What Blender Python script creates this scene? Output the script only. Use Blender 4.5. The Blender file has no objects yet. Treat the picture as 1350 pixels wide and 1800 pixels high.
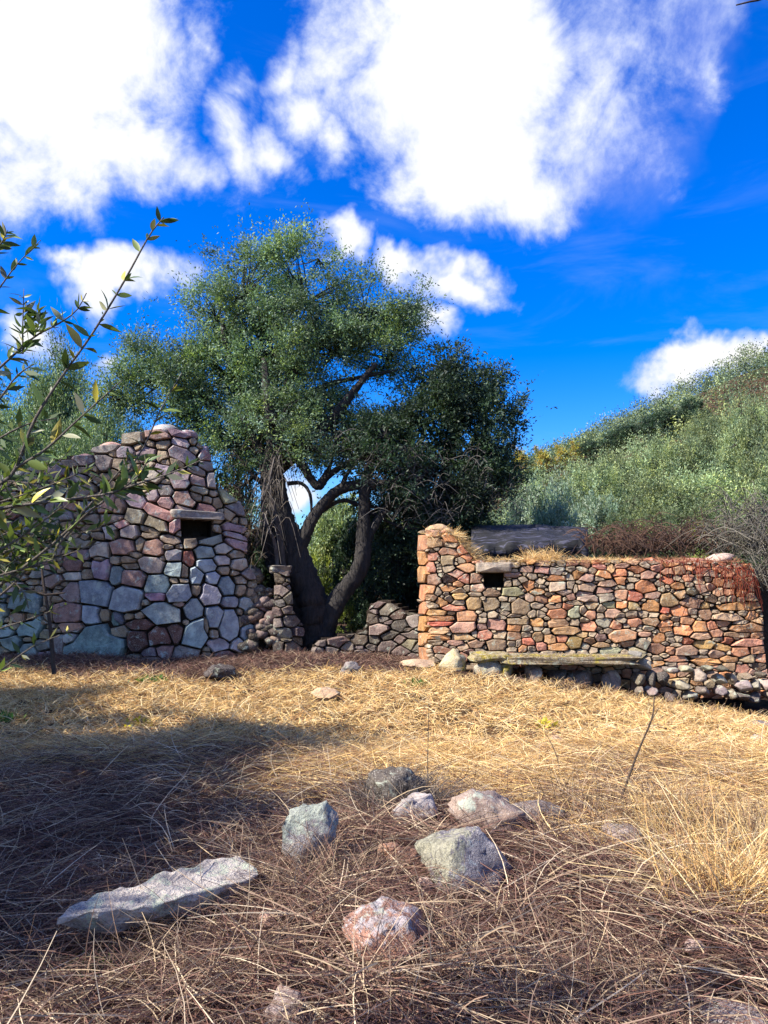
import bpy, math, random
import numpy as np
from mathutils import Vector, Matrix
random.seed(7)
rng = np.random.default_rng(7)
SC = bpy.context.scene
COL = SC.collection
R = math.radians

# ------------------------------------------------------------------ camera
F = 1300.0                      # focal length in pixels of a 1350x1800 picture
CAMZ = 1.6
PITCH = math.atan(110 / F)
cam = bpy.data.cameras.new('camera')
cam.sensor_fit = 'VERTICAL'; cam.sensor_height = 36.0; cam.sensor_width = 27.0
cam.lens = F / 1800 * 36.0
cam.clip_start = 0.05; cam.clip_end = 3000
camo = bpy.data.objects.new('camera', cam); COL.objects.link(camo)
camo.location = (0, 0, CAMZ); camo.rotation_euler = (math.pi / 2 + PITCH, 0, 0)
SC.camera = camo

# ------------------------------------------------------------------ light
SUN_DIR = Vector((-0.88, -0.38, 0.0)).normalized()   # horizontal direction to the sun
SUN_EL = R(43)
SC.view_settings.view_transform = 'Standard'
SC.view_settings.look = 'None'
SC.view_settings.gamma = 1.0
SC.view_settings.use_curve_mapping = False
SC.view_settings.exposure = 1.08
sun = bpy.data.lights.new('sun', 'SUN'); sun.energy = 5.0; sun.angle = R(0.5); sun.color = (1.0, 0.93, 0.82)
suno = bpy.data.objects.new('sun', sun); COL.objects.link(suno)
ds = Vector((SUN_DIR.x * math.cos(SUN_EL), SUN_DIR.y * math.cos(SUN_EL), math.sin(SUN_EL)))
suno.rotation_euler = ds.to_track_quat('Z', 'Y').to_euler()
suno.location = (-20, -10, 25)

SC.cycles.max_bounces = 6; SC.cycles.diffuse_bounces = 3; SC.cycles.transparent_max_bounces = 6
SC.cycles.use_denoising = True

# pixel helpers (used only to read real distances off the photograph)
_cp, _sp = math.cos(PITCH), math.sin(PITCH)
def ray(px, py):
    cx = (px - 675) / F; cy = (900 - py) / F
    return cx, _cp - cy * _sp, _sp + cy * _cp
def P(px, py, Y):
    dx, dy, dz = ray(px, py)
    return Vector((dx * Y / dy, Y, CAMZ + dz * Y / dy))
def azel(px, py):
    dx, dy, dz = ray(px, py)
    return math.atan2(dx, dy), math.atan2(dz, math.hypot(dx, dy))

# ------------------------------------------------------------------ node helper
class NT:
    def __init__(s, tree): s.t = tree; s.n = tree.nodes; s.l = tree.links
    def node(s, typ, ins=None, **kw):
        n = s.n.new(typ)
        for k, v in kw.items(): setattr(n, k, v)
        for k, v in (ins or {}).items(): s.put(n.inputs[k], v)
        return n
    def put(s, sock, v):
        if hasattr(v, 'links') or hasattr(v, 'is_output'): s.l.new(v, sock)
        else:
            if sock.type == 'RGBA' and len(v) == 3: v = (*v, 1)
            sock.default_value = v
    def m(s, op, a, b=None, c=None, clamp=False):
        n = s.n.new('ShaderNodeMath'); n.operation = op; n.use_clamp = clamp
        for i, v in enumerate((a, b, c)):
            if v is not None: s.put(n.inputs[i], v)
        return n.outputs[0]
    def mix(s, f, a, b, mode='MIX'):
        n = s.n.new('ShaderNodeMix'); n.data_type = 'RGBA'; n.blend_type = mode
        s.put(n.inputs['Factor'], f); s.put(n.inputs[6], a); s.put(n.inputs[7], b)
        return n.outputs[2]
    def smooth(s, v, a, b):
        n = s.n.new('ShaderNodeMapRange'); n.interpolation_type = 'SMOOTHSTEP'
        s.put(n.inputs[0], v); n.inputs[1].default_value = a; n.inputs[2].default_value = b
        return n.outputs[0]
    def noise(s, vec, scale, detail=4, rough=0.55, dist=0.0):
        n = s.n.new('ShaderNodeTexNoise')
        if vec is not None: s.l.new(vec, n.inputs['Vector'])
        n.inputs['Scale'].default_value = scale; n.inputs['Detail'].default_value = detail
        n.inputs['Roughness'].default_value = rough; n.inputs['Distortion'].default_value = dist
        return n.outputs[0]

# ------------------------------------------------------------------ sky with clouds
world = bpy.data.worlds.new('World'); SC.world = world; world.use_nodes = True
wt = NT(world.node_tree); wt.n.clear()
sky = wt.node('ShaderNodeTexSky', sky_type='NISHITA', sun_disc=False)
sky.sun_elevation = SUN_EL; sky.sun_rotation = math.atan2(SUN_DIR.x, SUN_DIR.y)
sky.air_density = 1.2; sky.dust_density = 0.5; sky.ozone_density = 3.0
tc = wt.node('ShaderNodeTexCoord')
sep = wt.node('ShaderNodeSeparateXYZ', {0: tc.outputs['Generated']})
az = wt.m('ARCTAN2', sep.outputs[0], sep.outputs[1])
el = wt.m('ARCSINE', sep.outputs[2])
dirv = tc.outputs['Generated']
# domain warp
w1 = wt.node('ShaderNodeTexNoise', {'Vector': dirv, 'Scale': 5.0, 'Detail': 5.0, 'Roughness': 0.6})
wsep = wt.node('ShaderNodeSeparateColor', {0: w1.outputs['Color']})
waz = wt.m('ADD', az, wt.m('MULTIPLY', wt.m('SUBTRACT', wsep.outputs[0], 0.5), 0.22))
wel = wt.m('ADD', el, wt.m('MULTIPLY', wt.m('SUBTRACT', wsep.outputs[1], 0.5), 0.22))
# (px, py, rx px, ry px, strength) of the cloud masses as seen from here
BLOBS = [(90, 90, 230, 190, 1.35), (260, 250, 110, 90, .95), (150, 330, 80, 80, .62),(-60, 150, 200, 200, 1.0),
         (420, 240, 65, 120, .62), (490, 280, 80, 60, .66), (555, 190, 70, 95, .66), (600, 270, 60, 70, .62), (345, 60, 50, 70, .52), (530, 70, 60, 70, .50), (430, 130, 60, 50, .48),
         (800, 110, 190, 190, 1.35), (850, 280, 170, 110, 1.05), (960, 330, 120, 80, .78), (680, 20, 170, 110, .85),
         (1040, 120, 100, 190, .56), (1120, 180, 120, 140, .42), (1225, 180, 45, 80, .40), (1140, 20, 150, 60, .40),
         (205, 492, 125, 55, .92), (110, 450, 70, 34, .68), (20, 580, 62, 55, .72), (170, 640, 45, 28, .5),
         (612, 445, 80, 40, .84), (720, 492, 80, 40, .78), (825, 522, 85, 48, .82), (765, 580, 55, 50, .74),
         (1225, 655, 100, 56, 1.0), (1290, 640, 55, 45, .8), (520, 880, 70, 60, .85), (640, 800, 60, 40, .5)]
field = None
for (bx, by, rx, ry, st) in BLOBS:
    a0, e0 = azel(bx, by); ra = rx / F * math.cos(math.atan((bx - 675) / F)) ** 1.2; re = ry / F * .92
    da = wt.m('MULTIPLY', wt.m('SUBTRACT', waz, a0), 1 / ra)
    de = wt.m('MULTIPLY', wt.m('SUBTRACT', wel, e0), 1 / re)
    d = wt.m('SQRT', wt.m('ADD', wt.m('MULTIPLY', da, da), wt.m('MULTIPLY', de, de)))
    v = wt.m('MULTIPLY', wt.m('SUBTRACT', 1.45, d), st)
    field = v if field is None else wt.m('MAXIMUM', field, v)
field = wt.m('MAXIMUM', field, 0.0)
n2 = wt.noise(dirv, 9.5, 9, 0.66, 0.25)
n3 = wt.noise(dirv, 2.3, 6, 0.6)
# the same kind of broken cloud everywhere else in the sky
beside = wt.smooth(wt.m('ABSOLUTE', az), 0.50, 0.75)
rest = wt.m('MULTIPLY', wt.m('MULTIPLY', wt.smooth(n3, 0.46, 0.62), 0.9), beside)
field = wt.m('MAXIMUM', field, rest)
dens = wt.m('ADD', field, wt.m('MULTIPLY', wt.m('SUBTRACT', n2, 0.5), 1.7))
mask = wt.smooth(dens, 0.22, 0.95)
cirrus = wt.m('MULTIPLY', wt.smooth(wt.noise(wt.node('ShaderNodeMapping', {'Vector': dirv, 'Scale': (1.2, 1.2, 5.0), 'Rotation': (0, 0.35, 0)}).outputs[0], 3.0, 7, 0.6, .6), 0.50, 0.85), 0.16)
mask = wt.m('MAXIMUM', mask, cirrus)
hs = wt.node('ShaderNodeHueSaturation', {'Hue': 0.507, 'Saturation': 1.65, 'Value': 1.0, 'Color': sky.outputs[0]})
skyc = wt.mix(1.0, hs.outputs[0], (0.50, 0.80, 1.30), 'MULTIPLY')
thick = wt.smooth(dens, 0.2, 1.15)
cloudc = wt.mix(thick, (3.0, 3.7, 5.6), (5.4, 5.4, 5.4))
a0, e0 = azel(1090, 140)
da = wt.m('MULTIPLY', wt.m('SUBTRACT', waz, a0), F / 190); de = wt.m('MULTIPLY', wt.m('SUBTRACT', wel, e0), F / 230)
veil = wt.m('SUBTRACT', 1.0, wt.m('SQRT', wt.m('ADD', wt.m('MULTIPLY', da, da), wt.m('MULTIPLY', de, de))))
veil = wt.m('MULTIPLY', wt.smooth(veil, 0.0, 0.55), wt.m('MULTIPLY', wt.smooth(n2, 0.25, 0.75), 0.75))
skyc = wt.mix(veil, skyc, (2.3, 2.7, 5.2))
final = wt.mix(mask, skyc, cloudc)
bg = wt.node('ShaderNodeBackground', {'Color': final, 'Strength': 0.095})
wo = wt.node('ShaderNodeOutputWorld', {'Surface': bg.outputs[0]})

# ------------------------------------------------------------------ object helpers
def link(name, data, parent=None, loc=(0, 0, 0)):
    o = bpy.data.objects.new(name, data); COL.objects.link(o)
    if parent is not None: o.parent = parent
    o.location = loc
    return o
def tag(o, label=None, cat=None, group=None, kind=None):
    if label: o['label'] = label
    if cat: o['category'] = cat
    if group: o['group'] = group
    if kind: o['kind'] = kind
    return o
def thing(name, loc, label, cat, group=None):
    return tag(link(name, None, None, loc), label, cat, group)

def fast_mesh(name, verts, faces, mat=None, smooth=True, col=None):
    """verts (N,3); faces: list of int arrays (M,k)."""
    me = bpy.data.meshes.new(name)
    verts = np.asarray(verts, dtype=np.float32)
    if not isinstance(faces, (list, tuple)): faces = [faces]
    faces = [np.asarray(f, dtype=np.int32) for f in faces if len(f)]
    me.vertices.add(len(verts)); me.vertices.foreach_set('co', verts.ravel())
    loops = np.concatenate([f.ravel() for f in faces])
    tot = np.concatenate([np.full(len(f), f.shape[1], np.int32) for f in faces])
    start = np.concatenate([[0], np.cumsum(tot)[:-1]]).astype(np.int32)
    me.loops.add(len(loops)); me.loops.foreach_set('vertex_index', loops)
    me.polygons.add(len(tot)); me.polygons.foreach_set('loop_start', start); me.polygons.foreach_set('loop_total', tot)
    me.polygons.foreach_set('use_smooth', np.full(len(tot), smooth, bool))
    me.update(calc_edges=True)
    if col is not None:
        at = me.color_attributes.new('tint', 'FLOAT_COLOR', 'POINT')
        c = np.ones((len(verts), 4), np.float32); c[:, :3] = col
        at.data.foreach_set('color', c.ravel())
    if mat: me.materials.append(mat)
    return me

class Geo:
    """collects tubes and other pieces into one mesh"""
    def __init__(s): s.v = []; s.q = []; s.t = []; s.c = []; s.n = 0
    def add(s, v, q=None, t=None, c=(1, 1, 1)):
        v = np.asarray(v, float)
        s.v.append(v); s.c.append(np.broadcast_to(np.asarray(c, float), (len(v), 3)))
        if q is not None and len(q): s.q.append(np.asarray(q) + s.n)
        if t is not None and len(t): s.t.append(np.asarray(t) + s.n)
        s.n += len(v)
    def tube(s, pts, rad, sides=6, c=(1, 1, 1), rough=0.0, cap=True):
        pts = np.asarray(pts, float); n = len(pts); rad = np.broadcast_to(np.asarray(rad, float), (n,))
        tan = np.gradient(pts, axis=0); tan /= np.linalg.norm(tan, axis=1, keepdims=True) + 1e-9
        ref = np.array([0.31, 0.17, 0.93]) if abs(tan[0][2]) < .8 else np.array([0.9, 0.4, 0.1])
        a = np.cross(tan, ref); a /= np.linalg.norm(a, axis=1, keepdims=True) + 1e-9
        b = np.cross(tan, a)
        th = np.arange(sides) * 2 * math.pi / sides
        rr = rad[:, None] * np.ones((n, sides))
        if rough:
            ph = rng.random(3) * 6
            k = np.arange(n)[:, None]
            rr = rr * (1 + rough * (np.sin(2 * th[None] + ph[0] + k * .25) * .6 + np.sin(3 * th[None] + ph[1] - k * .2) * .6 + np.sin(5 * th[None] + ph[2]) * .4) + rough * .5 * rng.normal(size=(n, sides)))
        v = pts[:, None] + (a[:, None] * np.cos(th)[None, :, None] + b[:, None] * np.sin(th)[None, :, None]) * rr[..., None]
        v = v.reshape(-1, 3)
        i = np.arange(n - 1)[:, None] * sides; j = np.arange(sides)[None]; j2 = (j + 1) % sides
        q = np.stack([i + j, i + j2, i + sides + j2, i + sides + j], -1).reshape(-1, 4)
        t = []
        if cap:
            v = np.vstack([v, pts[-1:]]); top = len(v) - 1; o = (n - 1) * sides
            t = [[o + k, o + (k + 1) % sides, top] for k in range(sides)]
        s.add(v, q, t, c)
    def mesh(s, name, mat, smooth=True):
        return fast_mesh(name, np.vstack(s.v), [f for f in ([np.vstack(s.q)] if s.q else []) + ([np.vstack(s.t)] if s.t else [])], mat, smooth, np.vstack(s.c))

def spline(pts, n):
    pts = np.asarray(pts, float); m = len(pts)
    e = np.vstack([2 * pts[0] - pts[1], pts, 2 * pts[-1] - pts[-2]])
    out = []
    for t in np.linspace(0, m - 1 - 1e-6, n):
        i = int(t); f = t - i
        p0, p1, p2, p3 = e[i], e[i + 1], e[i + 2], e[i + 3]
        out.append(.5 * ((2 * p1) + (p2 - p0) * f + (2 * p0 - 5 * p1 + 4 * p2 - p3) * f * f + (3 * p1 - p0 - 3 * p2 + p3) * f ** 3))
    return np.array(out)
def sm(a, b, x):
    t = np.clip((x - a) / (b - a), 0, 1); return t * t * (3 - 2 * t)

# value noise for geometry
_perm = rng.random((64, 64, 64)).astype(np.float32)
def vnoise(p):
    p = np.asarray(p, float); i = np.floor(p).astype(int); f = p - i; f = f * f * (3 - 2 * f)
    r = 0
    for dx in (0, 1):
        for dy in (0, 1):
            for dz in (0, 1):
                w = (f[..., 0] if dx else 1 - f[..., 0]) * (f[..., 1] if dy else 1 - f[..., 1]) * (f[..., 2] if dz else 1 - f[..., 2])
                r = r + w * _perm[(i[..., 0] + dx) % 64, (i[..., 1] + dy) % 64, (i[..., 2] + dz) % 64]
    return r

# ------------------------------------------------------------------ materials
def mat_new(name):
    m = bpy.data.materials.new(name); m.use_nodes = True
    t = NT(m.node_tree); t.n.clear()
    out = t.node('ShaderNodeOutputMaterial')
    return m, t, out
def stone_mat(name, lichen=0.35, lichen_col=(.42, .46, .36), speck=0.5, bump=0.6, scale=1.0, use_tint=True, base=(.3, .27, .24), moss=None, cap=None):
    m, t, out = mat_new(name)
    tcn = t.node('ShaderNodeTexCoord'); oi = t.node('ShaderNodeObjectInfo')
    off = t.node('ShaderNodeVectorMath', {0: tcn.outputs['Object']}, operation='ADD')
    t.l.new(t.m('MULTIPLY', oi.outputs['Random'], 37.0), off.inputs[1])
    v = off.outputs[0]
    basec = oi.outputs['Color'] if use_tint else (*base, 1)
    n1 = t.noise(v, 5 * scale, 5, .65); n2_ = t.noise(v, 26 * scale, 5, .7); n3_ = t.noise(v, 90 * scale, 2, .6)
    c = t.mix(t.smooth(n1, .35, .68), t.mix(1.0, basec, (.62, .56, .54), 'MULTIPLY'), t.mix(1.0, basec, (1.22, 1.12, 1.0), 'MULTIPLY'))
    c = t.mix(t.m('MULTIPLY', t.smooth(n2_, .52, .66), speck), c, t.mix(1.0, basec, (.35, .32, .34), 'MULTIPLY'))
    c = t.mix(t.m('MULTIPLY', t.smooth(n3_, .56, .66), speck * .7), c, (.62, .58, .52, 1))
    ln = t.noise(v, 7 * scale, 7, .72, .4)
    c = t.mix(t.m('MULTIPLY', t.smooth(ln, .62 - lichen * .25, .70 - lichen * .22), .75), c, (*lichen_col, 1))
    if moss:
        mn = t.noise(v, 4 * scale, 6, .7)
        c = t.mix(t.smooth(mn, .53, .62), c, (*moss, 1))
    if cap:
        dv, th, ccol = cap
        pr = t.node('ShaderNodeVectorMath', {0: tcn.outputs['Object'], 1: dv}, operation='DOT_PRODUCT').outputs['Value']
        cn = t.noise(v, 16, 6, .75); pr = t.m('ADD', pr, t.m('MULTIPLY', t.m('SUBTRACT', cn, .5), .62))
        c = t.mix(t.m('MULTIPLY', t.smooth(pr, th, th + .05), .62), c, t.mix(t.smooth(n2_, .4, .6), (*ccol, 1), tuple(x * .55 for x in ccol) + (1,)))
    b1 = t.node('ShaderNodeBump', {'Strength': bump, 'Distance': .045, 'Height': t.m('ADD', t.m('MULTIPLY', n1, .8), t.m('MULTIPLY', n2_, .55))})
    bs = t.node('ShaderNodeBsdfPrincipled', {'Base Color': c, 'Roughness': .88, 'Normal': b1.outputs[0]})
    bs.inputs['Specular IOR Level'].default_value = .25
    t.l.new(bs.outputs[0], out.inputs[0]); return m
def leaf_mat(name, back=(1.35, 1.4, 1.5), trans=.28, use_obj=False, rough=.55):
    m, t, out = mat_new(name)
    src = t.node('ShaderNodeObjectInfo').outputs['Color'] if use_obj else t.node('ShaderNodeVertexColor', layer_name='tint').outputs[0]
    g = t.node('ShaderNodeNewGeometry')
    c = t.mix(g.outputs['Backfacing'], src, t.mix(1.0, src, (*back, 1), 'MULTIPLY'))
    bs = t.node('ShaderNodeBsdfPrincipled', {'Base Color': c, 'Roughness': rough}); bs.inputs['Specular IOR Level'].default_value = .35
    tr = t.node('ShaderNodeBsdfTranslucent', {'Color': t.mix(1.0, src, (1.5, 1.6, .8, 1), 'MULTIPLY')})
    mx = t.node('ShaderNodeMixShader', {0: trans, 1: bs.outputs[0], 2: tr.outputs[0]})
    t.l.new(mx.outputs[0], out.inputs[0]); return m
def bark_mat(name, ca, cb, scale=1.0):
    m, t, out = mat_new(name)
    tcn = t.node('ShaderNodeTexCoord')
    mp = t.node('ShaderNodeMapping', {'Vector': tcn.outputs['Object'], 'Scale': (6 * scale, 6 * scale, 1.4 * scale)})
    n = t.noise(mp.outputs[0], 3, 7, .7, .8)
    c = t.mix(t.smooth(n, .35, .7), (*ca, 1), (*cb, 1))
    c = t.mix(1.0, c, t.node('ShaderNodeVertexColor', layer_name='tint').outputs[0], 'MULTIPLY')
    b = t.node('ShaderNodeBump', {'Strength': .9, 'Distance': .04, 'Height': n})
    bs = t.node('ShaderNodeBsdfPrincipled', {'Base Color': c, 'Roughness': .9, 'Normal': b.outputs[0]})
    t.l.new(bs.outputs[0], out.inputs[0]); return m
def straw_mat(name):
    m, t, out = mat_new(name)
    src = t.node('ShaderNodeVertexColor', layer_name='tint').outputs[0]
    bs = t.node('ShaderNodeBsdfPrincipled', {'Base Color': src, 'Roughness': .7}); bs.inputs['Specular IOR Level'].default_value = .25
    tr = t.node('ShaderNodeBsdfTranslucent', {'Color': src})
    mx = t.node('ShaderNodeMixShader', {0: .2, 1: bs.outputs[0], 2: tr.outputs[0]})
    t.l.new(mx.outputs[0], out.inputs[0]); return m
def soil_mat(name, ca, cb, cc, scale=1.0):
    m, t, out = mat_new(name)
    tcn = t.node('ShaderNodeTexCoord'); v = tcn.outputs['Object']
    n1 = t.noise(v, 1.3 * scale, 6, .6); n2_ = t.noise(v, 14 * scale, 6, .7); n3_ = t.noise(v, 55 * scale, 4, .7)
    c = t.mix(t.smooth(n1, .38, .62), (*ca, 1), (*cb, 1))
    c = t.mix(t.smooth(n2_, .5, .66), c, (*cc, 1))
    b = t.node('ShaderNodeBump', {'Strength': 1.0, 'Distance': .04, 'Height': t.m('ADD', n2_, t.m('MULTIPLY', n3_, .5))})
    bs = t.node('ShaderNodeBsdfPrincipled', {'Base Color': c, 'Roughness': .95, 'Normal': b.outputs[0]})
    bs.inputs['Specular IOR Level'].default_value = .1
    t.l.new(bs.outputs[0], out.inputs[0]); return m

M_STONE = stone_mat('rubble_stone', lichen=.22)
M_STONE_L = stone_mat('lichen_wall_stone', lichen=.30, lichen_col=(.40, .47, .44))
M_BOULDER = stone_mat('lichen_boulder', lichen=.45, lichen_col=(.45, .50, .37), speck=.9, bump=1.0, scale=1.6)
M_CAP = stone_mat('green_capped_boulder', lichen=.25, lichen_col=(.5, .52, .5), speck=1.0, bump=1.1, scale=1.6, cap=((-.35, 0, 1), .07, (.42, .48, .38)))
M_SIDE = stone_mat('yellow_lichen_boulder', lichen=.2, lichen_col=(.45, .5, .5), speck=1.0, bump=1.1, scale=1.6, cap=((-1, -.2, .25), .08, (.47, .45, .28)))
M_MOSSROCK = stone_mat('mossy_rock', lichen=.3, moss=(.30, .24, .05), speck=.8, bump=.9)
M_CORE = soil_mat('wall_core_earth', (.055, .042, .032), (.085, .062, .045), (.035, .028, .022), 3)
M_LEAF = leaf_mat('olive_leaf')
M_SPRIG = leaf_mat('sprig_leaf', use_obj=True, back=(1.9, 1.9, 1.8), trans=.22, rough=.42)
M_BARK = bark_mat('olive_bark', (.013, .011, .010), (.045, .038, .033))  # bark tone darkened to stand in for shade under the crown
M_TWIG = bark_mat('twig_bark', (.16, .13, .10), (.30, .26, .21), 8)
M_STRAW = straw_mat('dry_straw')
M_GROUND = soil_mat('dry_soil', (.060, .034, .024), (.095, .058, .036), (.030, .019, .015), 1.0)
M_HILL = None

# ------------------------------------------------------------------ ground
def gz(x, y):
    x = np.asarray(x, float); y = np.asarray(y, float)
    z = 0.22 * sm(7, 12, y) * (1 - sm(.5, 5.5, x)) - 0.42 * sm(5, 10.5, y) * sm(1.5, 6.0, x)
    z = z + .10 * sm(5.0, 3.6, y) * sm(-1.5, .2, x) * sm(2.6, 1.2, x)           # low bank under the boulders
    z = z + .035 * np.sin(x * 1.7 + .6) * np.cos(y * 1.3) + .022 * np.sin(x * 3.9 + y * 2.7) + .012 * np.sin(x * 7.1 - y * 6.3)
    hill = np.clip(4.0 + .43 * x, 1.2, 22)
    z = z + hill * sm(11, 56, y) ** 1.15 * (1 - .35 * sm(70, 200, y)) + .3 * np.sin(x * .31 + y * .23) * sm(14, 30, y)
    z = z + 1.2 * sm(12, 17, y) * sm(1.5, 7, x)
    return z
def stretch(a, b, n, k):
    t = np.linspace(-1, 1, n); return None
xs = np.unique(np.concatenate([np.linspace(-8, 8, 150), -8 - np.geomspace(.2, 420, 40), 8 + np.geomspace(.2, 420, 40)]))
ys = np.unique(np.concatenate([np.linspace(-4, 14, 170), 14 + np.geomspace(.2, 600, 60), -4 - np.geomspace(.3, 200, 16)]))
GX, GY = np.meshgrid(xs, ys)
gv = np.stack([GX, GY, gz(GX, GY)], -1).reshape(-1, 3)
nx, ny = len(xs), len(ys)
ii = (np.arange(ny - 1)[:, None] * nx + np.arange(nx - 1)[None])
gq = np.stack([ii, ii + 1, ii + nx + 1, ii + nx], -1).reshape(-1, 4)
ground = link('ground', fast_mesh('ground', gv, gq, M_GROUND)); ground['kind'] = 'structure'
def G(px, py):
    """the ground point seen at a pixel of the photograph"""
    dx, dy, dz = ray(px, py)
    Y = 1.5
    while Y < 80:
        if CAMZ + dz * Y / dy < float(gz(dx * Y / dy, Y)): break
        Y += .02
    return Vector((dx * Y / dy, Y, float(gz(dx * Y / dy, Y))))

# ------------------------------------------------------------------ rubble walls
CL = {'P': (.40, .235, .20), 'O': (.46, .27, .13), 'G': (.28, .26, .25), 'B': (.33, .41, .47), 'R': (.38, .12, .085),
      'T': (.35, .29, .21), 'Y': (.42, .33, .13), 'D': (.13, .115, .105), 'V': (.34, .275, .30), 'W': (.50, .47, .43), 'C': (.24, .36, .37), 'E': (.15, .07, .055)}  # B and C are tinted cyan to stand in for skylit shade
TONE = np.array([1., 1., 1.]); GREY = 0.0
def tint(k, j=.18):
    c = np.array(CL[k]); c = (c * (1 - GREY) + c.mean() * GREY) * TONE * (1 + rng.normal(0, j)) * (1 + rng.normal(0, .06, 3))
    return (*np.clip(c, .03, .75), 1)

class Face:
    """a standing wall face above a plan curve"""
    def __init__(s, pts, smooth=2):
        p = np.asarray(pts, float)
        for _ in range(smooth):
            a = p[:-1] * .75 + p[1:] * .25; b = p[:-1] * .25 + p[1:] * .75
            p = np.vstack([p[:1], np.stack([a, b], 1).reshape(-1, 2), p[-1:]])
        q = []
        for a, b in zip(p[:-1], p[1:]):
            n = max(2, int(np.linalg.norm(b - a) / .03)); q.append(a + (b - a) * np.linspace(0, 1, n, endpoint=False)[:, None])
        s.p = np.vstack(q + [p[-1:]]); s.k = s.p[:, 0] / s.p[:, 1]
        t = np.gradient(s.p, axis=0); t /= np.linalg.norm(t, axis=1, keepdims=True)
        s.nrm = np.stack([t[:, 1], -t[:, 0]], -1)
    def at(s, px, py, out=0.0):
        px = np.asarray(px, float); py = np.asarray(py, float)
        dx = (px - 675) / F; cy = (900 - py) / F; dy = _cp - cy * _sp; dz = _sp + cy * _cp
        k = dx / dy
        x = np.interp(k, s.k, s.p[:, 0]); y = np.interp(k, s.k, s.p[:, 1])
        nx_ = np.interp(k, s.k, s.nrm[:, 0]); ny_ = np.interp(k, s.k, s.nrm[:, 1])
        z = CAMZ + dz / dy * y
        return np.stack([x + nx_ * out, y + ny_ * out, z], -1), np.stack([nx_, ny_, 0 * nx_], -1)

def inside(poly, x, y):
    poly = np.asarray(poly, float); x = np.asarray(x, float); y = np.asarray(y, float)
    r = np.zeros(np.broadcast(x, y).shape, bool)
    for (x1, y1), (x2, y2) in zip(poly, np.roll(poly, -1, 0)):
        c = ((y1 > y) != (y2 > y)) & (x < (x2 - x1) * (y - y1) / (y2 - y1 + 1e-12) + x1); r ^= c
    return r

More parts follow.
